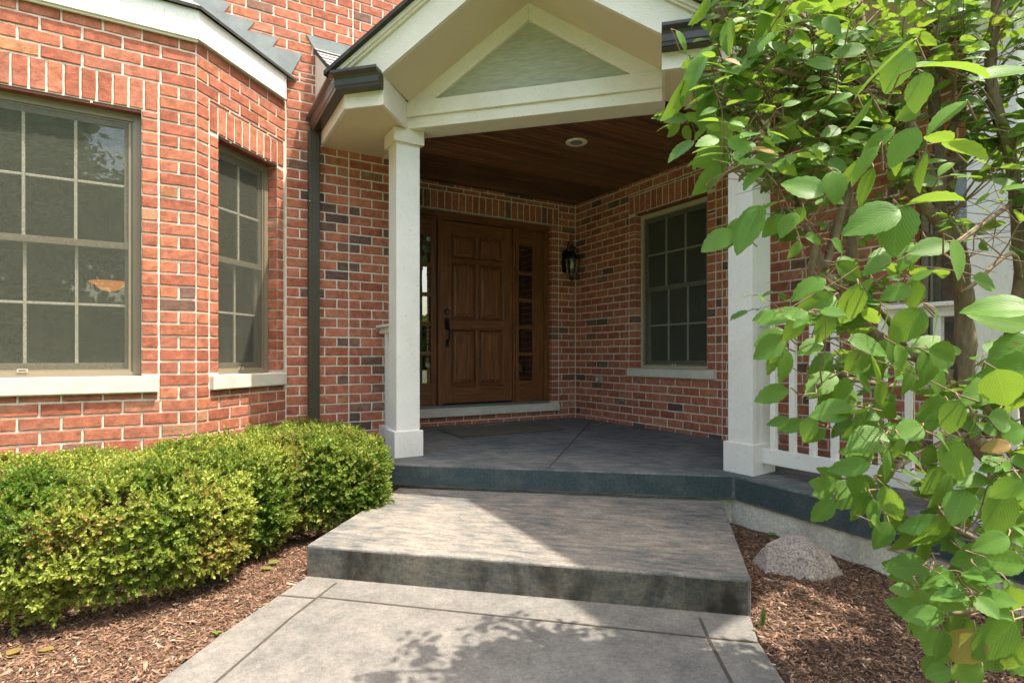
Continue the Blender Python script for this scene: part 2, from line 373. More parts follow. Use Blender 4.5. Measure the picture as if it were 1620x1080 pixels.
#PART2
# ================================================================== THE HOUSE
yW, yD, xR, yF = 4.946, 5.592, 4.185, 4.290       # front wall, door wall, side wall, bay front
WALK = -.045; STEP = .115; EDGE = .29; FLOOR = .335; CEIL = 2.949; BEAM = 2.86
COURSE, BRICK = .0820, .2032
P1 = (.076, 4.290); P2 = (.732, 4.946); S2 = math.sqrt(.5)
house = empty('brick_house', (2.2, 5.4, 0), 'red brick house with a recessed front porch under a cream gable, bay window at left', 'house')
REDS = [(.43, .152, .088), (.395, .130, .076), (.465, .170, .098), (.415, .152, .094), (.375, .120, .070), (.45, .160, .086)]
DARKS = [(.16, .088, .066), (.19, .105, .078), (.24, .125, .085), (.135, .078, .064)]
TANS = [(.46, .20, .10), (.43, .21, .12), (.49, .21, .125)]
def brick_col(r, dk=.10):
    t = r.random(); c = r.choice(REDS) if t < .955-dk else (r.choice(DARKS) if t < .955 else r.choice(TANS))
    k = r.uniform(.88, 1.12); return (c[0]*k, c[1]*k, c[2]*k, 1)
def brick_wall(O, u, n, u0, u1, z0, z1, ops=(), datum=2.918, phase=0., seams=(), seed=1, label=None, ext=(0, 0), dk=.10):
    """running-bond wall of single bricks over a mortar sheet; ops = openings with soldier heads, jamb strips and reveals"""
    r = random.Random(seed); mb = MB(); O = Vector((O[0], O[1], 0)); u = Vector((u[0], u[1], 0)); n = Vector((n[0], n[1], 0)); Z = Vector((0, 0, 1))
    flip = u.cross(Z).dot(n) < 0
    def P(a, z, d): return tuple(O + u*a + Z*z + n*d)
    def quad(pts, m, c=None):
        mb.poly(pts[::-1] if flip else pts, m, c)
    def brick(a, b, c, d, deep=.03, g=.0060):
        a += g; b -= g; c += g; d -= g
        if b-a < .012 or d-c < .012: return
        col = brick_col(r, dk); nx = max(2, int((b-a)/.028)); nz = max(2, int((d-c)/.026))
        us = [a, a+.004] + [a+(b-a)*i/nx for i in range(1, nx)] + [b-.004, b]
        zs = [c, c+.004] + [c+(d-c)*i/nz for i in range(1, nz)] + [d-.004, d]
        tl, tz, pr = r.uniform(-.002, .002), r.uniform(-.0015, .0015), r.uniform(-.0015, .0022)
        k = len(mb.v); W = len(us); H = len(zs)
        for j, zz in enumerate(zs):
            for i, uu in enumerate(us):
                e = i in (0, W-1) or j in (0, H-1)
                s = mnoise.noise(Vector((uu*22+seed*9, zz*22, seed))) 
                dd = pr + tl*(i/(W-1)-.5) + tz*(j/(H-1)-.5) + s*.0022 - (.0045 if e else 0)
                ju = r.uniform(-.0016, .0016) + s*.0012; jz = r.uniform(-.0016, .0016) + s*.0018
                mb.v.append(P(uu+ju, zz+jz, dd))
        def face(q, c_=col):
            mb.f.append(q[::-1] if flip else q); mb.m.append(0); mb.c.append(c_)
        for j in range(H-1):
            for i in range(W-1):
                q = (k+j*W+i, k+j*W+i+1, k+(j+1)*W+i+1, k+(j+1)*W+i); face(q)
        rim = [(0, j) for j in range(H-1, 0, -1)] + [(i, 0) for i in range(W-1)] + [(W-1, j) for j in range(H-1)] + [(i, H-1) for i in range(W-1, 0, -1)]
        k2 = len(mb.v)
        for i, j in rim:
            p = Vector(mb.v[k+j*W+i]); q = p - n*deep; mb.v.append(tuple(q))
        L = len(rim)
        for t in range(L):
            i, j = rim[t]; i2, j2 = rim[(t+1) % L]
            face((k+j*W+i, k2+t, k2+(t+1) % L, k+j2*W+i2))
    zb = set([z0, z1]); kmin = math.floor((z0-datum)/COURSE); kmax = math.ceil((z1-datum)/COURSE)
    lines = [datum + k*COURSE for k in range(kmin, kmax+1)]
    for q in ops:
        for v_ in (q['z0'], q['z1'], q['z1']+q.get('sold', 0), q['z0']-q.get('sill', 0)): zb.add(v_)
    for l in lines:
        if z0 < l < z1: zb.add(l)
    def cuts(mid):
        out = []
        for q in ops:
            a, b, s = q['a'], q['b'], q.get('strip', .1)
            if q['z0'] < mid < q['z1']: out.append((a-s, b+s, (a-s, a), (b, b+s)))
            elif q['z1'] < mid < q['z1']+q.get('sold', 0): out.append((a-s, b+s))
            elif q['z0']-q.get('sill', 0) < mid < q['z0']: out.append((a-q.get('sx', s), b+q.get('sx', s)))
        return out
    for kk in range(kmin-1, kmax+1):
        cl, ch = max(z0, datum+kk*COURSE), min(z1, datum+(kk+1)*COURSE)
        if ch-cl < .02: continue
        zs_ = [cl] + sorted(z for z in zb if cl+1e-4 < z < ch-1e-4 and not any(abs(z-l) < 1e-6 for l in lines)) + [ch]
        sub_ = [(c, d, cuts((c+d)/2)) for c, d in zip(zs_[:-1], zs_[1:])]
        full = [q for q in sub_ if q[1]-q[0] > .018]
        for c, d, ct in full:
            for t in ct:
                for st_ in t[2:]: brick(max(st_[0], u0), min(st_[1], u1), c, d, .11)
        ub = sorted(set([u0, u1] + [min(max(v_, u0), u1) for _, _, ct in sub_ for t in ct for v_ in t[:2]]))
        runs = []                                   # (u interval, z range) free of openings, merged where the range is the same
        for x, y in zip(ub[:-1], ub[1:]):
            if y-x < .004: continue
            m_ = (x+y)/2; c0 = None
            for c, d, ct in sub_ + [(None, None, None)]:
                free = ct is not None and not any(t[0] < m_ < t[1] for t in ct)
                if free: c0 = (c, d) if c0 is None else (c0[0], d)
                elif c0 is not None:
                    if runs and abs(runs[-1][1]-x) < 1e-5 and runs[-1][2:] == c0: runs[-1] = (runs[-1][0], y) + c0
                    else: runs.append((x, y) + c0)
                    c0 = None
        off = phase + (BRICK/2 if kk % 2 else 0)
        for x, y, c, d in runs:
            cand = []; t = math.floor((x-off)/BRICK)*BRICK + off
            while t < y:
                if x+.03 < t < y-.03: cand.append(t)
                t += BRICK
            cand += [s_ for s_ in seams if x+.02 < s_ < y-.02]
            js = [x] + sorted(cand) + [y]
            for a, b in zip(js[:-1], js[1:]): brick(a, b, c, d)
    for q in ops:
        if q.get('sold'):
            a, b = q['a']-q.get('strip', .1), q['b']+q.get('strip', .1); nn = max(1, round((b-a)/COURSE)); wdt = (b-a)/nn
            for i in range(nn): brick(a+i*wdt, a+(i+1)*wdt, q['z1'], q['z1']+q['sold'], .11)
    # mortar sheet with holes, and the reveals of the openings
    bz = sorted(set([z0, z1] + [v_ for q in ops for v_ in (q['z0'], q['z1'])])); md = -.0062
    for c, d in zip(bz[:-1], bz[1:]):
        segs = [(u0, u1)]
        for q in ops:
            if q['z0'] < (c+d)/2 < q['z1']:
                ns_ = []
                for x, y in segs:
                    if q['b'] <= x or q['a'] >= y: ns_.append((x, y)); continue
                    if q['a'] > x: ns_.append((x, q['a']-.004))
                    if q['b'] < y: ns_.append((q['b']+.004, y))
                segs = ns_
        for x, y in segs:
            if x == u0: x -= ext[0]
            if y == u1: y += ext[1]
            quad([P(x, c, md), P(y, c, md), P(y, d, md), P(x, d, md)], 1)
    for q in ops:
        a, b, c, d, dp = q['a']-.004, q['b']+.004, q['z0'], q['z1'], -.20
        a -= .009; b += .009
        quad([P(a, c, dp), P(a, c, md), P(a, d, md), P(a, d, dp)][::-1], 1); quad([P(b, c, md), P(b, c, dp), P(b, d, dp), P(b, d, md)][::-1], 1)
        quad([P(a, d, md), P(b, d, md), P(b, d, dp), P(a, d, dp)][::-1], 1); quad([P(a, c, dp), P(b, c, dp), P(b, c, md), P(a, c, md)][::-1], 1)
    o = mb.build('wall', [M['brick'], M['mortar']], house, color=True)
    if label: o['label'] = label
    return o

E_sold = .197
# openings, measured along each wall
bayF = dict(a=-1.42, b=-.235, z0=.955, z1=2.657, sold=E_sold, strip=.098, sill=.105, sx=.098)
uS = (S2, S2); nS = (S2, -S2)                       # bay side wall runs 45 degrees into the house
bayS = dict(a=.200, b=.818, z0=.950, z1=2.630, sold=E_sold, strip=.086, sill=.10, sx=.086)
LS = (P2[0]-P1[0])/S2
doorO = dict(a=1.955, b=3.835, z0=.520, z1=2.668, sold=E_sold, strip=.10, sill=.08, sx=.10)
# side wall is measured from the inner corner towards the street: u = yD - y
winR = dict(a=yD-4.530, b=yD-3.575, z0=.955, z1=2.612, sold=E_sold, strip=.10, sill=.085, sx=.10)
winR2 = dict(a=yD-1.860, b=yD-1.05, z0=.955, z1=2.395, sold=E_sold, strip=.10, sill=.085, sx=.10)
brick_wall((0, yF), (1, 0), (0, -1), -1.70, P1[0], -.1, 3.20, [bayF], datum=2.657+E_sold, phase=P1[0]-.0, seed=3, dk=.02)
brick_wall(P1, uS, nS, 0, LS, -.1, 3.20, [bayS], datum=2.657+E_sold, phase=0, seed=4, ext=(0, .02), dk=.03)
brick_wall((0, yW), (1, 0), (0, -1), P2[0], 1.87, -.1, 3.42, [], datum=2.888, phase=1.247, seams=(1.247,), seed=5, ext=(.03, 0), dk=.15)
brick_wall((0, yW), (1, 0), (0, -1), -2.2, 1.87, 3.42, 5.2, [], datum=2.888, phase=1.247, seams=(1.285,), seed=15, dk=.03)
brick_wall((1.87, yW), (0, 1), (1, 0), 0, yD-yW, .2, 5.2, [], datum=2.888, seed=6)
brick_wall((0, yD), (1, 0), (0, -1), 1.87, xR, .2, 2.99, [doorO], phase=xR, seed=7, ext=(0, .02))
brick_wall((xR, yD), (0, -1), (-1, 0), 0, 4.66, .2, 2.99, [winR, winR2], phase=0, seams=(yD-3.475+.07,), seed=8, ext=(.02, 0))
# the far left cheek of the bay and the plain backs, so that the rooms are closed
mb = MB(); mb.box((-2.4, 4.30, -.1), (-1.70, 5.0, 5.2), 0); mb.box((-2.2, 4.96, 5.18), (1.87, 9, 5.25), 0)
mb.box((-2.4, 9, 0), (6.5, 9.1, 5.2), 0); mb.box((6.5, .94, 0), (6.6, 9.1, 5.2), 0); mb.box((-2.5, 4.9, 0), (-2.4, 9.1, 5.2), 0)
mb.box((4.2, .93, 0), (6.6, 1.03, 5.0), 0); mb.box((1.80, 4.965, 2.99), (1.86, 9, 5.2), 0)
mb.build('back_wall', M['lintel'], house)

# ------------------------------------------------------------------ windows
def window(O, u, n, q, depth, cols, frame_w=.045, blind_z=None, sillz=None, sill_o=.032, cord=None, room=True, front_screen=True, lintel=True, cream_frame=False):
    """double-hung window in an opening q of a wall; local x along u, d = distance behind the wall face"""
    O = Vector((O[0], O[1], 0)); u = Vector((u[0], u[1], 0)); n = Vector((n[0], n[1], 0)); Z = Vector((0, 0, 1))
    def P(a, d, z): return O + u*a - n*d + Z*z
    def bx(mb, a0, a1, d0, d1, z0, z1, m=0):
        mb.obox(P((a0+a1)/2, (d0+d1)/2, (z0+z1)/2), u*((a1-a0)/2), n*((d1-d0)/2), Z*((z1-z0)/2), m)
    a, b, z0, z1 = q['a'], q['b'], q['z0'], q['z1']
    f = MB(); zt = z1-.018
    fm = M['tan'] if cream_frame else M['vinyl']
    w_ = frame_w
    for (x0, x1, y0, y1) in ((a, a+w_, z0, zt), (b-w_, b, z0, zt), (a+w_, b-w_, zt-w_, zt), (a+w_, b-w_, z0, z0+.03)):
        bx(f, x0, x1, depth, depth+.09, y0, y1)
    root = f.build('window', fm, house, bevel=.003)
    root.name = 'window'
    t = .012                                               # stepped inner track
    g = MB()
    for (x0, x1, y0, y1) in ((a+w_, a+w_+t, z0+.03, zt-w_), (b-w_-t, b-w_, z0+.03, zt-w_), (a+w_+t, b-w_-t, zt-w_-t, zt-w_)):
        bx(g, x0, x1, depth+.012, depth+.085, y0, y1)
    g.build('track', M['vinyl'], root, bevel=.002)
    A, B = a+w_+t, b-w_-t; zm = 1.79; sw = .036
    def sash(za, zb, d, lo):
        s = MB(); bot = .055 if lo else .030; top = .030 if lo else .036
        bx(s, A, A+sw, d, d+.03, za, zb); bx(s, B-sw, B, d, d+.03, za, zb)
        bx(s, A+sw, B-sw, d, d+.03, za, za+bot); bx(s, A+sw, B-sw, d, d+.03, zb-top, zb)
        so_ = s.build('sash', M['vinyl'], root, bevel=.003)
        gl = MB(); bx(gl, A+sw-.004, B-sw+.004, d+.012, d+.016, za+bot-.004, zb-top+.004); gl.build('pane', M['glass'], root)
        mu = MB(); gw = (B-A-2*sw); hz = (za+bot+zb-top)/2
        for i in range(1, cols):
            x = A+sw+gw*i/cols; bx(mu, x-.008, x+.008, d+.001, d+.010, za+bot, zb-top)
        for i in range(cols):
            x0 = A+sw+gw*i/cols; bx(mu, x0+(.009 if i else 0), x0+gw/cols-(.009 if i < cols-1 else 0), d+.001, d+.010, hz-.008, hz+.008)
        mu.build('muntin', M['muntin'], root, bevel=.002)
    sash(zm-.018, zt-w_-t, depth+.018, False)
    sash(z0+.03, zm+.018, depth+.052, True)
    mr_ = MB(); bx(mr_, A, B, depth+.010, depth+.018, zm-.022, zm+.020); mr_.build('meeting_rail', M['vinyl'], root, bevel=.002)
    if front_screen:
        s = MB(); bx(s, A+.004, B-.004, depth+.0045, depth+.005, z0+.034, zt-w_-t); s.build('screen', M['screen'], root)
        s = MB(); bx(s, A, B, depth+.002, depth+.008, z0+.03, z0+.045); bx(s, B-.012, B, depth+.002, depth+.008, z0+.045, zt-w_-t); bx(s, A, A+.012, depth+.002, depth+.008, z0+.045, zt-w_-t)
        s.build('screen_frame', M['vinyl'], root)
    lf = MB(); cx_ = (A+B)/2
    bx(lf, cx_-.02, cx_+.02, depth-.006, depth+.002, z0+.032, z0+.036); bx(lf, cx_-.02, cx_+.02, depth-.006, depth+.002, z0+.047, z0+.051)
    bx(lf, cx_-.024, cx_-.02, depth-.006, depth+.002, z0+.032, z0+.051); bx(lf, cx_+.02, cx_+.024, depth-.006, depth+.002, z0+.032, z0+.051)
    lf.build('sash_lift', M['muntin'], root)
    lk = MB(); bx(lk, cx_-.02, cx_+.02, depth+.055, depth+.075, zm+.020, zm+.030); lk.build('sash_lock', M['muntin'], root)
    if sillz:
        s = MB(); e = q.get('sx', .1)
        bx(s, a-e+.004, b+e-.004, -sill_o, depth+.10, sillz[0], sillz[1]); s.build('sill', M['stone'], root, bevel=.006)
    if lintel:
        s = MB(); bx(s, a+.001, b-.001, .012, depth+.085, z1-.018, z1-.002); s.build('lintel', M['lintel'], root)
        s = MB()
        for xx in (a+(b-a)*.18, a+(b-a)*.78): bx(s, xx, xx+.012, .006, .016, z1-.012, z1+.0)
        s.build('weep_wick', M['trimwhite'], root, split=True)
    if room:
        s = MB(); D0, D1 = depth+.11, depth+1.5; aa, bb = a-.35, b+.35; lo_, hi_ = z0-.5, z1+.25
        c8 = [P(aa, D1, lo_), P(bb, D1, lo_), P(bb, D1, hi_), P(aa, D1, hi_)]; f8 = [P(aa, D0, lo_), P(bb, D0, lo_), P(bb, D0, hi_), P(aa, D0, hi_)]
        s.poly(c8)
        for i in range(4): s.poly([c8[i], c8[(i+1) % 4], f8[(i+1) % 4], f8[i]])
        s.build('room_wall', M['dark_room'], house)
    return root, P, bx, A, B, zt
def blind(P, bx, A, B, zt, depth, zb, label, cord=None):
    e = empty('window_blind', tuple(P((A+B)/2, depth+.13, zb)), label, 'blind')
    s = MB(); bx(s, A+.01, B-.01, depth+.115, depth+.155, zt-.12, zt-.07); s.build('head_rail', M['blind'], e)
    s = MB(); z = zt-.125
    while z > zb+.03:
        s.obox(P((A+B)/2, depth+.135, z), (P(B, 0, 0)-P(A, 0, 0))*.49, (P(0, .018, 0)-P(0, 0, 0)) + Vector((0, 0, -.006)), Vector((0, 0, .0012))); z -= .0145
    s.build('slat', M['blind'], e)
    s = MB(); bx(s, A+.01, B-.01, depth+.12, depth+.15, zb, zb+.025); s.build('bottom_rail', M['blind'], e)
    if cord:
        s = MB()
        for dx in (0, .022):
            s.tube([P(cord[0]+dx, depth+.112, zb+.3), P(cord[0]+dx*.6, depth+.112, cord[1]+.05)], .0018, 5)
            s.tube([P(cord[0]+dx*.9, depth+.112, cord[1]+.055), P(cord[0]+dx*.9, depth+.112, cord[1]+.01), P(cord[0]+dx*.9, depth+.112, cord[1])], [.004, .008, .006], 8)
        s.build('cord', M['blind'], e)
wb = window((0, yF), (1, 0), (0, -1), bayF, .070, 4, sillz=(.852, .952), room=False)
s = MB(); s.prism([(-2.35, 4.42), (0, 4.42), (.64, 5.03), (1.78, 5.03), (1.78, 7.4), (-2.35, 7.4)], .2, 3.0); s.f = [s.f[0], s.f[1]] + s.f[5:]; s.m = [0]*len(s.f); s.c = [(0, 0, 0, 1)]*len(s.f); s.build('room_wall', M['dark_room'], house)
blind(wb[1], wb[2], wb[3], wb[4], wb[5], .07, 2.30, 'cream slatted blind drawn partly down behind the wide left bay window')
ws = window(P1, uS, nS, bayS, .085, 2, sillz=(.852, .948), room=False)
blind(ws[1], ws[2], ws[3], ws[4], ws[5], .085, 2.30, 'narrow slatted blind with two hanging cord pulls behind the angled bay window', cord=(.50, 1.72))
wr = window((xR, yD), (0, -1), (-1, 0), winR, .080, 3, sillz=(.872, .953), cream_frame=True)
wr[0]['label'] = 'taupe double-hung window in the shaded porch side wall'
blind(wr[1], wr[2], wr[3], wr[4], wr[5], .08, 2.28, 'raised slatted blind with a long looped cord in the shaded porch window', cord=(yD-4.26, 1.05))
wr2 = window((xR, yD), (0, -1), (-1, 0), winR2, .080, 3, sillz=(.872, .953), cream_frame=False)
blind(wr2[1], wr2[2], wr2[3], wr2[4], wr2[5], .08, 2.1, 'slatted blind in the far right window glimpsed behind the shrub')
wb[0]['label'] = 'wide taupe window in the front of the bay, cut by the left edge of the photo'
ws[0]['label'] = 'narrow taupe window in the angled side of the bay'
# lit bowl lamp seen in the room behind the bay window
lp = atZ(173, 449, 4.75)
lamp = empty('ceiling_lamp', tuple(lp), 'glowing amber bowl lamp hanging in the room behind the wide left window', 'lamp')
s = MB(); s.lathe(lp, [(.002, -.065), (.05, -.055), (.085, -.035), (.10, -.012), (.135, .004), (.150, .010), (.140, .016), (.10, .006)], 28); s.build('bowl', M['bowl'], lamp, smooth=True)
s = MB()
for k in range(3):
    an = k*2.09+.4; s.tube([lp + Vector((math.cos(an)*.13, math.sin(an)*.13, .01)), lp + Vector((0, 0, .45))], .003, 5)
s.tube([lp + Vector((0, 0, .45)), lp + Vector((0, 0, .9))], .008, 6); s.build('chain', M['bronze'], lamp)

# ------------------------------------------------------------------ front door with sidelights
yd = 5.672
door = empty('front_door', (2.9, yd, .5)); door.parent = house; door.matrix_parent_inverse = house.matrix_world.inverted(); door['label'] = 'six-panel brown wooden front door with glazed sidelights'
def fb(mb, x0, x1, z0, z1, y0=yd, y1=yd+.06, m=0): mb.box((x0, y0, z0), (x1, y1, z1), m)
zt = 2.662; zb = .545
s = MB(); fb(s, 1.957, 2.01, zb, zt-.06, yd-.02, yd+.08); fb(s, 3.775, 3.833, zb, zt-.06, yd-.02, yd+.08)
fb(s, 2.385, 2.418, zb, zt-.06, yd-.012, yd+.08); fb(s, 3.372, 3.412, zb, zt-.06, yd-.012, yd+.08); fb(s, 2.418, 2.446, zb, zt-.075, yd+.005, yd+.08); fb(s, 3.345, 3.372, zb, zt-.075, yd+.005, yd+.08)
s.build('jamb', M['wood_v'], door, bevel=.004, split=True)
s = MB(); fb(s, 1.957, 3.833, zt-.06, zt, yd-.025, yd+.08); fb(s, 2.01, 3.775, zt-.078, zt-.06, yd-.005, yd+.08)
s.build('head', M['wood_h'], door, bevel=.004, split=True)
# slab: stiles, rails, raised panels
yl = yd+.030
s = MB()
xs = (2.448, 2.563, 2.878, 2.905, 3.222, 3.343)
zs = (.568, .752, 1.392, 1.492, 2.128, 2.170, 2.436, 2.580)
for x0, x1 in ((xs[0], xs[1]), (xs[4], xs[5])): fb(s, x0, x1, zs[0], zs[7], yl, yl+.045)
for z0_, z1_ in ((zs[1], zs[2]), (zs[3], zs[4]), (zs[5], zs[6])): fb(s, xs[2], xs[3], z0_, z1_, yl, yl+.045)
s.build('stile', M['wood_v'], door, bevel=.002, split=True)
s = MB()
for z0_, z1_ in ((zs[0], zs[1]), (zs[2], zs[3]), (zs[4], zs[5]), (zs[6], zs[7])): fb(s, xs[1], xs[4], z0_, z1_, yl, yl+.045)
s.build('rail', M['wood_h'], door, bevel=.002, split=True)
for z0_, z1_ in ((zs[1], zs[2]), (zs[3], zs[4]), (zs[5], zs[6])):
    for x0, x1 in ((xs[1], xs[2]), (xs[3], xs[4])):
        s = MB()
        def ring(i, j, ya, yb_):
            A_ = [(x0+i, yl+ya, z0_+i), (x1-i, yl+ya, z0_+i), (x1-i, yl+ya, z1_-i), (x0+i, yl+ya, z1_-i)]; B_ = [(x0+j, yl+yb_, z0_+j), (x1-j, yl+yb_, z0_+j), (x1-j, yl+yb_, z1_-j), (x0+j, yl+yb_, z1_-j)]
            for t in range(4): s.poly([A_[t], A_[(t+1) % 4], B_[(t+1) % 4], B_[t]])
        for a_, b_, ya, yb_ in ((.001, .001, .02, -.013), (.001, .006, -.013, -.018), (.006, .014, -.018, -.014), (.014, .024, -.014, .006), (.024, .026, .006, .022), (.026, .033, .022, .022), (.033, .034, .022, .012), (.034, .064, .012, .006), (.064, .066, .006, -.004), (.066, .0745, -.004, -.004)):
            ring(a_, b_, ya, yb_)
        i = .0745; s.poly([(x0+i, yl-.004, z0_+i), (x1-i, yl-.004, z0_+i), (x1-i, yl-.004, z1_-i), (x0+i, yl-.004, z1_-i)])
        s.build('panel', M['wood_v'], door)
# sidelights
for x0, x1, gx0, gx1 in ((2.01, 2.385, 2.105, 2.322), (3.412, 3.775, 3.436, 3.632)):
    s = MB(); fb(s, x0, gx0, zb, zt-.078, yl, yl+.04); fb(s, gx1, x1, zb, zt-.078, yl, yl+.04)
    s.build('stile', M['wood_v'], door, bevel=.002, split=True)
    s = MB(); fb(s, gx0, gx1, zb, .792, yl, yl+.04); fb(s, gx0, gx1, 2.396, zt-.078, yl, yl+.04)
    hh = (2.396-.792)/5
    for k in range(1, 5): fb(s, gx0, gx1, .792+hh*k-.022, .792+hh*k+.022, yl+.004, yl+.036)
    s.build('rail', M['wood_h'], door, bevel=.003, split=True)
    for k in range(5):
        z0_, z1_ = .792+hh*k+(.022 if k else 0), .792+hh*(k+1)-(.022 if k < 4 else 0)
        s = MB(); fb(s, gx0, gx1, z0_, z1_, yl+.018, yl+.022); s.build('pane', M['doorglass'] if x0 < 3 else M['glass'], door)
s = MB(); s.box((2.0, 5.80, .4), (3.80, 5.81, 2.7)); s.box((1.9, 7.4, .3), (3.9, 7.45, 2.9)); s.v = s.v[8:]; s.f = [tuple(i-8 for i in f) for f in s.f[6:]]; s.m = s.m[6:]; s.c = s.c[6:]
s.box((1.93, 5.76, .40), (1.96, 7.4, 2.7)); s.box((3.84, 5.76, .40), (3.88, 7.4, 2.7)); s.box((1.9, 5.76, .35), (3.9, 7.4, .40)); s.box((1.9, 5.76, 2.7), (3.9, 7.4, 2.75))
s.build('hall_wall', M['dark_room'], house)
s = MB(); fb(s, 1.957, 3.833, .512, .546, yd-.03, yd+.12); s.build('threshold', M['flash'], door, bevel=.004)
s = MB(); s.box((1.86, 5.555, .432), (3.928, yd+.1, .512)); s.build('sill', M['stone'], door, bevel=.006)
s = MB(); fb(s, 2.45, 3.34, .546, .566, yl+.004, yl+.03); s.build('sweep', M['black'], door)
# handle set
h = MB()
def disc(mb, x, z, r, y, t, n=20): 
    k = len(mb.v)
    for yy in (y, y-t):
        for j in range(n): a_ = 2*math.pi*j/n; mb.v.append((x+r*math.cos(a_), yy, z+r*math.sin(a_)))
    for j in range(n): mb.f.append((k+j, k+(j+1) % n, k+n+(j+1) % n, k+n+j)); mb.m.append(0); mb.c.append((0, 0, 0, 1))
    mb.f.append(tuple(k+n+j for j in range(n))); mb.m.append(0); mb.c.append((0, 0, 0, 1))
disc(h, 2.505, 1.574, .034, yl, .010); disc(h, 2.505, 1.574, .026, yl-.010, .012); h.build('deadbolt', M['black'], door, smooth=False)
h = MB(); disc(h, 2.507, 1.570, .008, yl-.022, .005); h.build('keyhole', M['brass'], door)
h = MB()
for x_, z_ , hw, hh_ in ((2.505, 1.44, .028, .055), (2.512, 1.225, .018, .035)):
    h.box((x_-hw, yl-.008, z_-hh_), (x_+hw, yl+.001, z_+hh_)); h.box((x_-hw*.7, yl-.014, z_-hh_-.01), (x_+hw*.7, yl+.001, z_+hh_+.01))
h.tube([(2.505, yl-.01, 1.45), (2.505, yl-.045, 1.455), (2.507, yl-.062, 1.42), (2.512, yl-.064, 1.35), (2.513, yl-.055, 1.28), (2.512, yl-.03, 1.235), (2.512, yl-.004, 1.225)], [.011, .010, .010, .011, .010, .009, .009], 10)
h.tube([(2.505, yl-.012, 1.475), (2.505, yl-.05, 1.485)], [.008, .012], 8)
h.build('handle', M['black'], door, bevel=0)
# small alarm sticker in the left sidelight
s = MB(); s.box((2.275, yl+.0135, 2.335), (2.318, yl+.0145, 2.375)); s.box((2.286, yl+.0125, 2.345), (2.312, yl+.0135, 2.366), 1)
s.box((2.290, yl+.0118, 2.349), (2.297, yl+.0125, 2.362), 0); s.box((2.301, yl+.0118, 2.349), (2.303, yl+.0125, 2.362), 0); s.box((2.305, yl+.0118, 2.354), (2.310, yl+.0125, 2.358), 0)
tagp(s.build('security_sticker', [M['trimwhite'], M['black']], None), 'small white and black sticker on the top pane of the left sidelight', 'sticker')
# ------------------------------------------------------------------ porch ceiling
s = MB(); y = .95
while y < yD-.002:
    x0 = max(1.0, 6.0-y-.02) if y > 1.8 else 3.30
    x0 = max(x0, 1.60); y1 = min(y+.083, yD)
    tv = random.uniform(.55, 1.35); tc_ = (tv, tv*random.uniform(.92, 1.05), tv*.95, 1)
    xj = random.uniform(2.2, 3.9) if y > 2.5 else 9
    for xa_, xb_ in ((max(x0, 1.5), min(xj, xR)), (max(xj+.001, x0, 1.5), xR)):
        if xb_-xa_ > .05: s.box((xa_, y+.002, CEIL), (xb_, y1-.002, CEIL+.012), 0, tc_)
    s.box((max(x0, 1.5), y+.038, CEIL-.003), (xR, y+.045, CEIL-.0002), 0, tc_)
    y += .083
s.prism([(3.30, -.5), (xR+.1, -.5), (xR+.1, yD+.1), (1.55, yD+.1), (1.55, 4.45), (3.30, 2.72)], CEIL+.0125, CEIL+.016); s.build('porch_ceiling', M['ceil'], house, color=True)
# ------------------------------------------------------------------ gable, soffits, beams (g = x + y, s = (x - y)/sqrt2)
def GP(s_, g_, z_): return Vector(((g_+s_*math.sqrt(2))/2, (g_-s_*math.sqrt(2))/2, z_))
def gbox(mb, s0, s1, g0, g1, z0, z1, m=0):
    p = [GP(s0, g0, 0), GP(s1, g0, 0), GP(s1, g1, 0), GP(s0, g1, 0)]; mb.prism([(q.x, q.y) for q in p], z0, z1, m)
def gpoly(mb, pts, g0, g1, m=0):
    a = [GP(p[0], g0, p[1]) for p in pts]; mb.slab(a, GP(0, g1, 0)-GP(0, g0, 0), m)
G0, GB, SC = 5.10, 5.72, -.930
s = MB(); gbox(s, -1.905, .045, GB, GB+.30, BEAM, BEAM+.088); gbox(s, -1.905, .045, GB-.028, GB+.30, BEAM+.088, BEAM+.205)
s.build('beam', M['cream'], house, bevel=.004)
s = MB(); gbox(s, -1.72, -.14, GB+.30, GB+.335, BEAM+.03, CEIL-.001); s.build('ceiling_trim', M['cream'], house, bevel=.008)
zap = 3.683; slope = .652
s = MB(); i0 = 3.070
# triangle panel and its rake trims
gpoly(s, [(SC-.80, BEAM+.205), (SC+.80, BEAM+.205), (SC, 3.60)], GB+.035, GB+.06); s.build('gable_panel', M['panel'], house)
s = MB()
for sg in (-1, 1):
    gpoly(s, [(SC+sg*.955, BEAM+.206), (SC+sg*.742, BEAM+.206), (SC+sg*.001, 3.562), (SC+sg*.001, 3.700)], GB-.012, GB+.034)
s.build('gable_trim', M['cream'], house, bevel=.003, split=True)
s = MB()
for sg in (-1, 1):      # rake soffit
    a = GP(SC+sg*.955, G0, zap-slope*.945); b = GP(SC, G0, zap+.006); k = GP(0, GB+.05, 0)-GP(0, G0, 0)
    s.slab([a, b, b+k, a+k], (0, 0, .02))
s.build('rake_soffit', M['soffit'], house, split=True)
s = MB()
for sg in (-1, 1):      # rake board
    gpoly(s, [(SC+sg*1.10, 3.0), (SC+sg*.955, 3.0), (SC+sg*.955, zap-slope*.955), (SC+sg*.001, zap), (SC+sg*.001, zap+.215), (SC+sg*1.30, zap+.215-slope*1.30), (SC+sg*1.30, 3.0)], G0-.045, G0)
s.build('rake_board', M['cream'], house, bevel=.003, split=True)
s = MB()
for sg in (-1, 1):
    for d0, d1, gg in ((.217, .235, .075), (.235, .275, .10)):
        gpoly(s, [(SC+sg*1.33, zap+d0-slope*1.33), (SC+sg*.001, zap+d0), (SC+sg*.001, zap+d1), (SC+sg*1.33, zap+d1-slope*1.33)], G0-gg, G0)
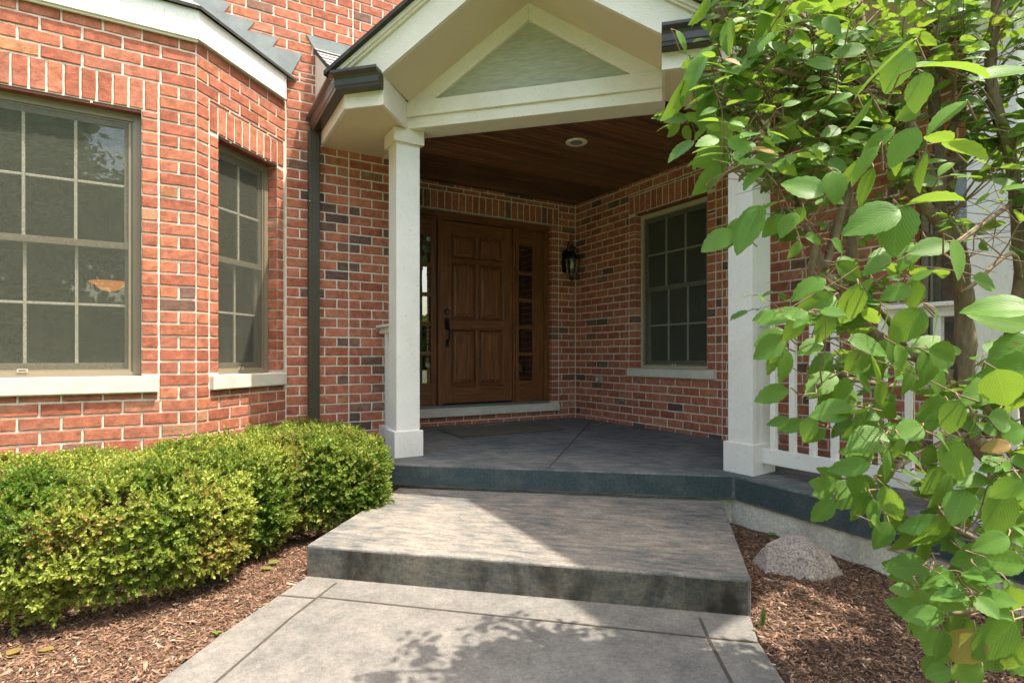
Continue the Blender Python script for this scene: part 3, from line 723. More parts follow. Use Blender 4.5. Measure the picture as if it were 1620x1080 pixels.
s.build('crown_moulding', M['cream'], house, bevel=.002, split=True)
# eave returns: fascia + soffit
e1, e2, e3 = (1.0, 4.090), (1.219, 3.881), (1.516, 4.203)
e2r, e3r, e1r = (2.565, 2.537), (2.877, 2.843), (2.80, 2.302)
def wallstrip(mb, p, q, z0, z1, t, m=0):      # upright board from p to q, thickness t to the left of travel
    p = Vector((p[0], p[1], 0)); q = Vector((q[0], q[1], 0)); d = (q-p).normalized(); nn = Vector((-d.y, d.x, 0))*t
    pts = [p, q, q+nn, p+nn]; mb.prism([(v_.x, v_.y) for v_ in pts], z0, z1, m)
s = MB(); wallstrip(s, (1.0, yW-.002), e1, BEAM, 3.075, .022); wallstrip(s, e1, e2, BEAM, 3.065, .022); wallstrip(s, e2, e3, BEAM, 3.075, .022)
s.build('fascia', M['cream'], house, bevel=.003)
s = MB(); s.prism([(1.02, yW), (1.02, 4.10), (1.22, 3.905), (1.50, 4.215), (1.66, 4.40), (1.66, yW)], BEAM+.006, BEAM+.02); s.build('eave_soffit', M['soffit'], house)
s = MB(); wallstrip(s, e3r, e2r, BEAM, 3.075, .022); wallstrip(s, e2r, e1r, BEAM, 3.065, .022); wallstrip(s, e1r, (2.80, .86), BEAM, 3.075, .022)
s.build('fascia', M['cream'], house, bevel=.003)
s = MB(); s.prism([(2.82, .86), (2.82, 2.31), (2.585, 2.545), (2.885, 2.84), (3.26, 2.84), (3.26, .86)], BEAM+.006, BEAM+.02); s.build('eave_soffit', M['soffit'], house)
s = MB(); s.box((3.262, .98, BEAM-.0), (3.44, 2.62, BEAM+.12)); s.box((1.55, 4.33, BEAM-.0), (1.66, yW-.002, BEAM+.12)); s.build('beam', M['cream'], house, bevel=.004, split=True)
# roofs
def roof(pts, name='roof', t=.03, m='shingle', edge='shingle_edge'):
    mb = MB(); mb.slab(pts, (0, 0, -t)); mb.m = [0]+[1]*(len(mb.m)-1)
    return mb.build(name, [M[m], M[edge]], house)
# upper storey over the side wall: its eave draws the long straight shade line on the step
s = MB(); s.box((3.9, .94, 3.6), (6.4, 6.2, 6.2)); s.build('upper_wall', M['lintel'], house)
s = MB(); s.slab([(3.05, -.10, 6.2), (6.9, -.10, 6.2), (6.9, 6.3, 6.2), (3.42, 6.3, 6.2)], (0, 0, -.14)); s.build('upper_eave', M['cream'], house)
roof([(3.02, -.38, 6.22), (5.0, -.38, 7.5), (5.0, 6.3, 7.5), (3.4, 6.3, 6.22)]); roof([(5.0, -.38, 7.5), (6.9, -.38, 6.22), (6.9, 6.3, 6.22), (5.0, 6.3, 7.5)])
zr = zap+.300
GR = G0-.155
def rz(d): return zr-slope*d
roof([GP(SC-1.36, GR, rz(1.36)), GP(SC, GR, rz(0)), GP(SC, 9.8, rz(0)), GP(SC-1.36, 9.8, rz(1.36))])
roof([GP(SC+1.36, GR, rz(1.36)), GP(SC+1.36, 9.8, rz(1.36)), GP(SC, 9.8, rz(0)), GP(SC, GR, rz(0))])
roof([(2.70, .80, 3.085), (6.4, .80, 3.085+3.7*slope), (6.4, 6.4, 3.085+3.7*slope), (4.4, 6.3, 3.085+1.7*slope), (2.73, 2.33, 3.105)])
xa, za = .956, 3.679
def shed(y): return za-.709*(yW-y)
# left shed roof in shingle courses
s = MB(); y = 4.02; k = 0
while y < yW-.02:
    y2 = min(y+.125, yW-.004); xl = xa
    x = xl - (.06 if k % 2 else 0)
    xm = min(2.2, (1.707*(y+.06)-6.286)/.707)
    while x < xm-.01:
        x2 = min(x+.23+random.uniform(-.05, .05), xm); t_ = random.uniform(.004, .010)
        s.slab([(max(x, xl)+.002, y, shed(y)+.008+t_), (x2-.002, y, shed(y)+.008+t_), (x2-.002, y2+.02, shed(y2+.02)+.002), (max(x, xl)+.002, y2+.02, shed(y2+.02)+.002)], (0, 0, -.006)); x = x2
    y = y2; k += 1
s.slab([(xa, 4.05, shed(4.05)), (1.0, 4.10, shed(4.10)), (2.2, 4.60, shed(4.60)), (2.2, yW, shed(yW)), (xa, yW, shed(yW))], (0, 0, -.03), 1)
s.build('roof', [M['shingle'], M['shingle_edge']], house)
s = MB(); s.slab([(xa+.008, yW-.003, shed(yW)-.03), (xa+.008, 4.05, shed(4.05)-.03), (xa+.008, 4.05, 3.04), (xa+.008, yW-.003, 3.04)], (.02, 0, 0)); s.build('roof_cheek', M['cream'], house)
s = MB(); s.slab([(.889, yW-.010, 3.785), (.958, yW-.010, za+.0), (1.86, yW-.010, za+.0), (1.86, yW-.010, 3.79)], (0, .006, 0)); s.slab([(.95, yW-.012, za+.006), (1.86, yW-.012, za+.006), (1.86, yW-.10, shed(yW-.10)+.022), (.95, yW-.10, shed(yW-.10)+.022)], (0, 0, -.004))
s.build('flashing', M['flash'], house)
# bay roof: fascia, roof planes, stepped flashing
uf = Vector((S2, S2, 0)); nf = Vector((S2, -S2, 0))
s = MB(); s.box((-1.75, yF-.034, 3.180), (P1[0]+.012, yF-.008, 3.372))
a = Vector((P1[0], P1[1], 0)) + nf*.034 + uf*.0; b = Vector((P2[0], P2[1], 0)) + nf*.034 - uf*.04
ca = Vector((P1[0]+.034*(math.sqrt(2)-1), yF-.034, 0)); cb = Vector((P1[0]+.008*(math.sqrt(2)-1), yF-.008, 0)); b2 = Vector((P2[0], P2[1], 0)) + nf*.008 - uf*.01
s.v = []; s.f = []; s.m = []; s.c = []
s.prism([(-1.75, yF-.034), (ca.x, ca.y), (cb.x, cb.y), (-1.75, yF-.008)], 3.180, 3.372)
s.prism([(ca.x, ca.y), (b.x, b.y), (b2.x, b2.y), (cb.x, cb.y)], 3.180, 3.372)
s.build('fascia', M['white'], house, bevel=.002)
s = MB(); s.prism([(-1.75, yF-.022), (P1[0]+.010, yF-.022), (P1[0]+.004, yF-.006), (-1.75, yF-.006)], 3.165, 3.180)
s.build('frieze_bead', M['cream'], house)
def rk(d): return 3.392+.72*d
o_ = .058; ce = Vector((P1[0]+o_*(math.sqrt(2)-1), yF-o_, 0)); w1_ = Vector((P2[0], P2[1], 0)) + nf*o_*math.sqrt(2)*.5
wx = P2[0]+o_*math.sqrt(2)
dd = yW-(yF-o_); hx = P1[0]+ (0.0) 
top = Vector((ce.x - dd*(math.sqrt(2)-1), yW, rk(dd)))
roof([(-1.9, ce.y, rk(0)), (ce.x, ce.y, rk(0)), tuple(top), (-1.9, yW, rk(dd))], t=.022)
roof([(ce.x, ce.y, rk(0)), (wx, yW, rk(0)), tuple(top)], t=.022)
s = MB()
fl = [onY(x, y, yW-.008) for x, y in ((334, -8), (350, 0), (363.5, 8.3), (354.3, 20.4), (403.3, 35.2), (391.3, 48.1), (440.4, 61.1), (431, 74), (478.3, 86), (459.8, 119.4))]
fl = [Vector((top.x-.05, yW-.008, rk(dd)+.28))] + fl + [Vector((wx-.02, yW-.008, rk(0)-.02)), Vector((top.x-.05, yW-.008, rk(dd)-.05))]
s.slab(fl, (0, .006, 0)); s.build('flashing', M['flash'], house)
# ------------------------------------------------------------------ gutters and downspout
prof = [(0, 2.962), (.062, 2.962), (.070, 2.967), (.072, 2.985), (.078, 2.992), (.080, 3.030), (.086, 3.048), (.104, 3.062), (.112, 3.070), (.112, 3.088), (.104, 3.088), (.100, 3.080), (.0, 3.080)]
def gutter(path_fn, ends):
    mb = MB(); n_ = len(prof); stations = path_fn; k0 = len(mb.v)
    for st in stations:
        for d, z in prof: q = st(d); mb.v.append((q[0], q[1], z))
    for i in range(len(stations)-1):
        for j in range(n_):
            j2 = (j+1) % n_; mb.f.append((i*n_+j, i*n_+j2, (i+1)*n_+j2, (i+1)*n_+j)); mb.m.append(0); mb.c.append((0, 0, 0, 1))
    for e in ends: mb.f.append(tuple(e*n_+j for j in range(n_))); mb.m.append(0); mb.c.append((0, 0, 0, 1))
    bm_ = mb.build('gutter', M['bronze'], house)
    me = bm_.data; bm = bmesh.new(); bm.from_mesh(me); bmesh.ops.recalc_face_normals(bm, faces=bm.faces); bm.to_mesh(me); bm.free()
    return bm_
r2 = math.sqrt(2)
gl_ = gutter([lambda d: (1.0-d, yW-.004), lambda d: (1.0-d, 4.090-d*r2+d), lambda d: tuple(GP(-1.878, G0-.005-d*r2, 0))[:2]], (0, 2))
gr_ = gutter([lambda d: tuple(GP(.018, G0-.005-d*r2, 0))[:2], lambda d: (2.80-d, 5.10-d*r2-2.80+d), lambda d: (2.80-d, .86)], (0, 2))
s = MB()
for q in (gl_,):
    for dx in (-.03,): pass
s.box((.900, 4.872, -.05), (.988, 4.940, 2.965))
for i in range(4): s.box((.908+i*.0205, 4.868, -.05), (.918+i*.0205, 4.872, 2.965))
s.box((.898, 4.866, 2.36), (.990, 4.942, 2.375)); s.build('downspout', M['bronze_flat'], house, bevel=.0025)
s = MB(); s.tube([(.905, 4.865, 2.37), (.905, 4.862, 2.37)], .004, 8); s.box((1.771, yW-.03, 4.2), (1.80, yW-.002, 5.1)); s.build('conduit', M['trimwhite'], house)
# ------------------------------------------------------------------ columns
def column(x0, y0, zf, lab):
    e = .236; ins = .022; s = MB(); s.box((x0+ins, y0+ins, zf+.19), (x0+e-ins, y0+e-ins, BEAM-.09))
    r = s.build('column', M['white'], house, bevel=.003); r['label'] = lab
    s = MB(); s.box((x0, y0, zf-.02), (x0+e, y0+e, .498)); s.build('base', M['white'], r, bevel=.004)
    s = MB(); s.box((x0-.006, y0-.006, 2.752), (x0+e+.006, y0+e+.006, BEAM-.001)); s.build('cap', M['cream'], r, bevel=.004)
cL = (1.409, 4.200); cR = (3.230, 2.381)
column(*cL, EDGE, 'square white column left of the front door'); column(*cR, EDGE, 'square white column right of the porch step')
y2 = onX(1610, 400, 3.252).y-.022
column(3.230, y2, EDGE, 'square white column at the far right behind the shrub')
# ------------------------------------------------------------------ railings (not fixed shapes of the house walls: things)
def railing(x, ya, yb, label, phase=0):
    e = empty('porch_railing', (x+.02, (ya+yb)/2, EDGE), label, 'railing')
    s = MB(); s.box((x-.035, ya, 1.335), (x+.075, yb, 1.358)); s.box((x-.005, ya, 1.285), (x+.045, yb, 1.335)); s.build('top_rail', M['white'], e, bevel=.004)
    s = MB(); s.box((x-.006, ya, .372), (x+.046, yb, .470)); s.build('bottom_rail', M['white'], e, bevel=.004)
    y = yb-.07-phase
    while y > ya+.03:
        s = MB(); s.box((x+.002, y-.018, .466), (x+.038, y+.018, 1.290)); s.build('baluster', M['white'], e, bevel=.003); y -= .133
    return e
railing(3.330, y2+.236-.02, 2.381+.005, 'white porch railing between the two right columns behind the shrub', phase=.005)
rl = railing(1.517, 4.436-.005, yW-.004, 'short white railing between the left column and the brick wall', phase=.09)
s = MB(); s.box((1.485, yW-.03, 1.30), (1.505, yW-.004, 1.333)); s.build('bracket', M['grey_box'], rl)
# ------------------------------------------------------------------ wall lantern
lx, ly, lz = 4.028, yD, 2.25
lan = empty('wall_lantern', (4.06, yD, 2.0), 'black iron carriage lantern on the brick right of the front door', 'lantern')
cxl, cyl = 4.040, yD-.125
s = MB(); s.slab([(3.985, yD-.022, 2.10), (4.075, yD-.022, 2.10), (4.085, yD-.022, 2.13), (4.085, yD-.022, 2.33), (4.06, yD-.022, 2.38), (4.0, yD-.022, 2.38), (3.975, yD-.022, 2.33), (3.975, yD-.022, 2.13)], (0, .022, 0)); s.build('back_plate', M['black'], lan, bevel=.006)
s = MB(); s.tube([(4.03, yD-.02, 2.33), (4.03, yD-.045, 2.42), (4.033, yD-.08, 2.475), (4.038, yD-.115, 2.485), (4.040, yD-.135, 2.465), (4.040, yD-.128, 2.44), (cxl, cyl, 2.425)], [.007, .008, .008, .008, .007, .007, .006], 8)
s.tube([(4.03, yD-.02, 2.18), (4.035, yD-.06, 2.15), (cxl, cyl+.05, 2.20)], .007, 8); s.build('arm', M['black'], lan, smooth=True)
s = MB(); s.lathe((cxl, cyl, 0), [(.004, 2.43), (.012, 2.425), (.010, 2.41), (.05, 2.392), (.052, 2.385), (.030, 2.375), (.034, 2.34), (.060, 2.30), (.088, 2.268), (.090, 2.246), (.080, 2.244)], 20); s.build('hood', M['black'], lan, smooth=True)
s = MB(); s.lathe((cxl, cyl, 0), [(.080, 2.246), (.079, 2.20), (.070, 2.12), (.052, 2.05), (.036, 2.02)], 20); s.build('lamp_glass', M['lampglass'], lan, smooth=True)
s = MB()
for k in range(6):
    an = k*math.pi/3+.3; s.tube([(cxl+math.cos(an)*r_, cyl+math.sin(an)*r_, z_) for r_, z_ in ((.084, 2.246), (.083, 2.20), (.074, 2.12), (.056, 2.05), (.038, 2.018))], .004, 6)
s.lathe((cxl, cyl, 0), [(.040, 2.022), (.040, 2.012), (.012, 2.0), (.004, 1.985)], 16); s.build('cage', M['black'], lan)
s = MB(); s.lathe((cxl, cyl, 0), [(.006, 2.235), (.014, 2.225), (.020, 2.19), (.016, 2.16), (.004, 2.135)], 12); s.build('bulb', M['bulb'], lan, smooth=True)
s = MB(); s.tube([(cxl, cyl, 2.01), (cxl, cyl, 2.135)], .007, 8); s.build('candle_tube', M['black'], lan)
# recessed ceiling light
lc = onZ(912, 225, CEIL); cl = empty('recessed_light', tuple(lc), 'round cream recessed light in the dark wood porch ceiling', 'ceiling light')
s = MB(); s.lathe(lc, [(.055, -.006), (.085, -.010), (.092, -.006), (.094, .0)], 36); s.build('trim_ring', M['trimwhite'], cl, smooth=True)
s = MB(); s.lathe(lc, [(.001, -.002), (.03, -.0025), (.056, -.005)], 36); s.build('lens', M['greydisc'], cl, smooth=True)
# outlet box
oc = onX(950, 600, xR); ob = empty('outlet_box', tuple(oc), 'small grey weatherproof outlet box low on the brick side wall', 'outlet')
s = MB(); s.box((xR-.035, oc.y-.055, oc.z-.04), (xR, oc.y+.055, oc.z+.04)); s.build('housing', M['grey_box'], ob, bevel=.006)
s = MB(); s.box((xR-.055, oc.y-.05, oc.z-.032), (xR-.036, oc.y-.01, oc.z+.034)); s.build('cover', M['grey_box'], ob, bevel=.006)
s = MB(); s.box((xR-.040, oc.y+.0, oc.z-.02), (xR-.0345, oc.y+.035, oc.z+.02)); s.build('socket', M['trimwhite'], ob)
# ================================================================== PORCH SLAB, STEP, WALK
b0 = onZ(614.8, 733.3, EDGE); b1 = onZ(1160.7, 751.9, EDGE); b2 = onZ(1452, 823, EDGE); bd = (b2-b1).normalized(); b2 = b1 + bd*1.62
def struct(o, label=None): o['kind'] = 'structure'; 
def solid(name, tops, zb_, mt, bevel, seg=3):
    """closed slab: tops = list of (x,y,z) counter-clockwise, tri list optional"""
    mb = MB(); n_ = len(tops); mb.v = [tuple(t) for t in tops] + [(t[0], t[1], zb_) for t in tops]
    return mb, n_
tops = [(b0.x, b0.y, EDGE), (b1.x, b1.y, EDGE), (b2.x, b2.y, EDGE), (xR, b2.y, FLOOR), (xR, yD, FLOOR), (1.87, yD, FLOOR), (1.87, yW, .33), (b0.x-.01, yW, .325)]
mb, n_ = solid('porch', tops, .128, None, 0)
for t in ((0, 1, 4), (0, 4, 5), (0, 5, 6), (0, 6, 7), (1, 2, 3), (1, 3, 4)): mb.f.append(t); mb.m.append(0); mb.c.append((0,)*4)
mb.f.append(tuple(range(2*n_-1, n_-1, -1))); mb.m.append(1); mb.c.append((0,)*4)
for i in range(n_): j = (i+1) % n_; mb.f.append((i, i+n_, j+n_, j)); mb.m.append(1); mb.c.append((0,)*4)
o = mb.build('porch_floor', [M['slab'], M['slabside']], None, bevel=.012, seg=3); struct(o)
j0 = onZ(936, 665.5, .328); j1 = onZ(867, 741, .290); 
def strip(mb, p, q, wd, h=.0022, m=0):
    d = (Vector((q[0]-p[0], q[1]-p[1], 0))).normalized(); nn = Vector((-d.y, d.x, 0))*wd/2
    mb.slab([Vector(p)+nn+Vector((0, 0, h)), Vector(p)-nn+Vector((0, 0, h)), Vector(q)-nn+Vector((0, 0, h)), Vector(q)+nn+Vector((0, 0, h))], (0, 0, -h*.5), m)
s = MB(); 
j0.z = .3335; j1.z = .2915; strip(s, j0, j1, .008, .003)
o = s.build('floor_joint', M['joint'], None); struct(o)
s = MB(); g = .035
s.prism([(b0.x+g, b0.y+.06), (b1.x+g, b1.y+g*1.2), (b2.x+g, b2.y+.03), (xR+.1, b2.y+.03), (xR+.1, yD+.1), (1.8, yD+.1), (1.8, yW+.1), (b0.x+g, yW+.05)], -.2, .1278)
o = s.build('foundation', M['found'], None, bevel=.004); struct(o)
st = [onZ(*p, STEP) for p in ((484.4, 861.5), (1188.9, 915.9), (1144, 797), (623, 776))]
back = (st[2]-st[1]).normalized()*.10; back2 = (st[3]-st[0]).normalized()*.10
mb = MB(); pts = [st[0], st[1], st[2]+back, st[3]+back2]; mb.prism([(p.x, p.y) for p in pts], WALK-.1, STEP); mb.m = [0]+[1]*(len(mb.m)-1)
# finer grid on the step so its edge can be worn
o = mb.build('concrete_step', [M['step'], M['stepside']], None, bevel=.014, seg=3); struct(o)
wl = [onZ(*p, WALK) for p in ((482, 913), (352.6, 1000), (249.6, 1078))]; wr_ = [onZ(*p, WALK) for p in ((1187.5, 974), (1200, 1014), (1243, 1080))]
wl += [wl[-1]+(wl[-1]-wl[-2]).normalized()*d for d in (.8, 2.2, 5)]; wr_ += [wr_[-1]+(wr_[-1]-wr_[-2]).normalized()*.7, ]
wr_ += [wr_[-1]+Vector((-.75, -.66, 0))*d for d in (1.2, 4.2)]
inn = (st[2]-st[1]).normalized()*.25; inn2 = (st[3]-st[0]).normalized()*.25
mb = MB(); poly = [wl[0]+inn2] + wl + wr_[::-1] + [wr_[0]+inn]; mb.prism([(p.x, p.y) for p in poly], WALK-.10, WALK)
o = mb.build('walk', M['walk'], None, bevel=.008, seg=2); struct(o)
s = MB()
def chain(pxs, wd=.011):
    q = [onZ(*p, WALK) for p in pxs]
    for a_, b_ in zip(q[:-1], q[1:]): strip(s, a_, b_, wd, .0022)
    return q
chain([(505.7, 944.3), (800, 975), (1117, 1008)]); chain([(1122, 1009), (1200, 1016)]); chain([(425, 940), (498, 946)])
q = chain([(532, 921.7), (460, 977), (340, 1080)]); strip(s, q[-1], q[-1]+(q[-1]-q[-2]).normalized()*4, .011)
q = chain([(1107, 976.7), (1121, 1010), (1157.8, 1080)], .013); strip(s, q[-1], q[-1]+(q[-1]-q[-2]).normalized()*1.2, .013)
o = s.build('walk_joint', M['joint'], None); struct(o)
# doormat (its far side runs on behind the left column)
m0 = onZ(894, 677, .336); m1 = onZ(726, 691, .320)
my0 = m1.y; s = MB(); s.slab([(m1.x, m1.y, .327), (m0.x, m0.y, .334), (m0.x+.0, m0.y+.50, .345), (m1.x, m1.y+.50, .340)], (0, 0, -.012))
tagp(s.build('doormat', M['mat'], None, bevel=.002), 'flat brown coir doormat lying on the porch floor before the door', 'doormat')
# ================================================================== GROUND
s = MB(); k = 40
s.poly([(-90, -90, -.16), (90, -90, -.16), (90, 90, -.16), (-90, 90, -.16)]); struct(s.build('lawn', M['lawn'], None))
s = MB(); s.poly([(-90, -17, -.150), (-90, -24, -.150), (90, -24, -.150), (90, -17, -.150)][::-1]); 
s.m = [0]; o = s.build('road', M['asphalt'], None); struct(o)
walkpoly = [(p.x, p.y) for p in poly]
stepoly = [(p.x, p.y) for p in pts]
def inside(P, x, y):
    c = False; n_ = len(P)
    for i in range(n_):
        x0, y0 = P[i]; x1, y1 = P[(i+1) % n_]
        if (y0 > y) != (y1 > y) and x < (x1-x0)*(y-y0)/(y1-y0)+x0: c = not c
    return c
def ground_z(x, y):
    z = -.058 + .020*mnoise.noise(Vector((x*2.2, y*2.2, 3))) + .010*mnoise.noise(Vector((x*9, y*9, 1)))
    if x > 1.9 and y < 3.0: z += .03*max(0, min(1, (x-2.0)/.9))
    return min(z, .02)
res = .035; X0, X1, Y0, Y1 = -2.6, 3.35, -1.6, 4.95
nx, ny = int((X1-X0)/res), int((Y1-Y0)/res)
v = []; f = []
for j in range(ny+1):
    for i in range(nx+1):
        x, y = X0+i*res, Y0+j*res; z = ground_z(x, y)+random.uniform(-.004, .004)
        if inside(walkpoly, x, y): z = WALK-.05
        if not (-2.3 < x) or y < -1.3: z = -.12
        v.append((x, y, z))
for j in range(ny):
    for i in range(nx): a = j*(nx+1)+i; f.append((a, a+1, a+nx+2, a+nx+1))
me = bpy.data.meshes.new('mulch_ground'); me.from_pydata(v, [], f); me.materials.append(M['mulch']); me.polygons.foreach_set('use_smooth', [True]*len(f))
o = bpy.data.objects.new('mulch_ground', me); COL.objects.link(o); struct(o)
# loose chips lying on both beds
def inst(name, T, F, pos, ax, ay, az, scale, col, mats, parent=None, uv=None, smooth=False, mi=None):
    """many copies of a small template T (k,3) in one mesh: rotation columns ax, ay, az (n,3), scale (n,) or (n,3)"""
    n_ = len(pos); T = np.asarray(T, float); k_ = len(T)
    sc_ = scale if scale.ndim == 2 else scale[:, None]
    V = pos[:, None, :] + T[None, :, 0, None]*(ax*sc_[:, :1])[:, None, :] + T[None, :, 1, None]*(ay*sc_[:, (1 if sc_.shape[1] > 1 else 0)][:, None])[:, None, :] + T[None, :, 2, None]*(az*sc_[:, (2 if sc_.shape[1] > 1 else 0)][:, None])[:, None, :]
    V = V.reshape(-1, 3); me = bpy.data.meshes.new(name); nf_ = len(F); fl_ = len(F[0])
    FF = (np.arange(n_)[:, None, None]*k_ + np.asarray(F)[None]).reshape(-1)
    me.vertices.add(len(V)); me.vertices.foreach_set('co', V.ravel().astype(np.float32))
    me.loops.add(len(FF)); me.loops.foreach_set('vertex_index', FF.astype(np.int32))
    me.polygons.add(n_*nf_); me.polygons.foreach_set('loop_start', (np.arange(n_*nf_)*fl_).astype(np.int32))
    try: me.polygons.foreach_set('loop_total', np.full(n_*nf_, fl_, dtype=np.int32))
    except Exception: pass
    if uv is not None:
        ul = me.uv_layers.new(name='UVMap'); U_ = np.asarray(uv)[np.asarray(F).ravel()]
        ul.data.foreach_set('uv', np.tile(U_, (n_, 1)).ravel().astype(np.float32))
    at = me.attributes.new('bc', 'FLOAT_COLOR', 'FACE'); at.data.foreach_set('color', np.repeat(col, nf_, axis=0).astype(np.float32).ravel())
    me.materials.append(mats)
    if smooth: me.polygons.foreach_set('use_smooth', np.ones(n_*nf_, bool))
    me.update(calc_edges=True); me.validate()
    o = bpy.data.objects.new(name, me); COL.objects.link(o)
    if parent: o.parent = parent; bpy.context.view_layer.update(); o.matrix_parent_inverse = parent.matrix_world.inverted()
    return o
def frames(d, nrm):
    """ay = d, az ~ nrm"""
    ay = d/np.linalg.norm(d, axis=1, keepdims=True); az = nrm - (nrm*ay).sum(1, keepdims=True)*ay
    az /= np.linalg.norm(az, axis=1, keepdims=True)+1e-9; ax = np.cross(ay, az); return ax, ay, az
P_ = []
def scatter(n_, xr, yr):
    c_ = 0
    while c_ < n_:
        x, y = random.uniform(*xr), random.uniform(*yr)
        if inside(walkpoly, x, y) and random.random() > .0: continue
        if inside(stepoly, x, y): continue
        P_.append((x, y, ground_z(x, y)+random.uniform(.001, .010))); c_ += 1
scatter(32000, (-1.4, .75), (1.9, 3.6)); scatter(32000, (1.6, 3.1), (-.1, 2.5))
P_ = np.array(P_); n_ = len(P_)
an = rng.uniform(0, 2*np.pi, n_); el = rng.normal(0, .28, n_)
d = np.stack([np.cos(an)*np.cos(el), np.sin(an)*np.cos(el), np.sin(el)], 1); nr = np.stack([rng.normal(0, .35, n_), rng.normal(0, .35, n_), np.ones(n_)], 1)
ax, ay, az = frames(d, nr)
L = rng.uniform(.0035, .0125, n_); big = rng.random(n_) < .04; L[big] *= 2.0; W_ = L*rng.uniform(.14, .38, n_); H_ = L*.08
T = [(-1, -1, -1), (1, -1, -1), (.8, 1, -1), (-.7, 1, -1), (-1, -1, 1), (.9, -1, 1), (.7, 1, 1), (-.8, 1, 1)]; F8 = [(4, 5, 6, 7), (0, 1, 5, 4), (1, 2, 6, 5), (2, 3, 7, 6), (3, 0, 4, 7)]
pal = np.array([(.155, .080, .044), (.22, .122, .070), (.105, .054, .030), (.30, .185, .115), (.06, .033, .020), (.42, .32, .225)])
c_ = pal[rng.choice(6, n_, p=[.3, .24, .2, .14, .09, .03])]*rng.uniform(.8, 1.2, (n_, 1)); c_ = np.concatenate([c_, np.ones((n_, 1))], 1)
o = inst('mulch', T, F8, P_, ax, ay, az, np.stack([W_, L, H_], 1), c_, M['chip']); o['kind'] = 'stuff'
# ------------------------------------------------------------------ boulder
rc = onZ(1264, 903, -.045); bm = bmesh.new(); bmesh.ops.create_icosphere(bm, subdivisions=5, radius=1)
ex = Vector((math.sin(_h), -math.cos(_h), 0)); ey = Vector((math.cos(_h), math.sin(_h), 0))
for v_ in bm.verts:
    p = v_.co.copy(); q = Vector((p.x, p.y, p.z))
    t = max(0, q.z); taper = 1-.12*t                          # flat-topped peak leaning left of centre
    X = q.x*.250*taper + .02*t; Y = q.y*.19*(1-.25*t); Z_ = (q.z*.20 if q.z > 0 else q.z*.08)
    w_ = ex*X + ey*Y + Vector((0, 0, Z_))
    w_ += p*(.012*mnoise.noise(p*2.1+Vector((5, 2, 1))) + .008*mnoise.noise(p*6) + .003*mnoise.noise(p*17))
    # chisel facets
    for nn, dd_ in ((Vector((.08, -.05, 1)), .158), (Vector((-.50, -.15, .85)), .140), (Vector((.55, -.1, .83)), .165), (Vector((.05, -.85, .52)), .150), (Vector((-.95, -.2, .2)), .215), (Vector((.95, .1, .15)), .205), (Vector((.5, -.8, .1)), .165), (Vector((-.45, -.75, .48)), .150), (Vector((.5, -.65, .57)), .155), (Vector((-.8, .1, .6)), .175), (Vector((.82, -.2, .53)), .178)):
        nn = (ex*nn.x + ey*nn.y + Vector((0, 0, nn.z))).normalized(); e = w_.dot(nn)-dd_
        if e > 0: w_ -= nn*e*.97
    v_.co = w_
me = bpy.data.meshes.new('boulder'); bm.to_mesh(me); bm.free(); me.materials.append(M['granite']); me.polygons.foreach_set('use_smooth', [True]*len(me.polygons))
o = bpy.data.objects.new('boulder', me); o.location = rc; COL.objects.link(o); tagp(o, 'speckled grey granite boulder sitting in the mulch beside the step', 'rock')
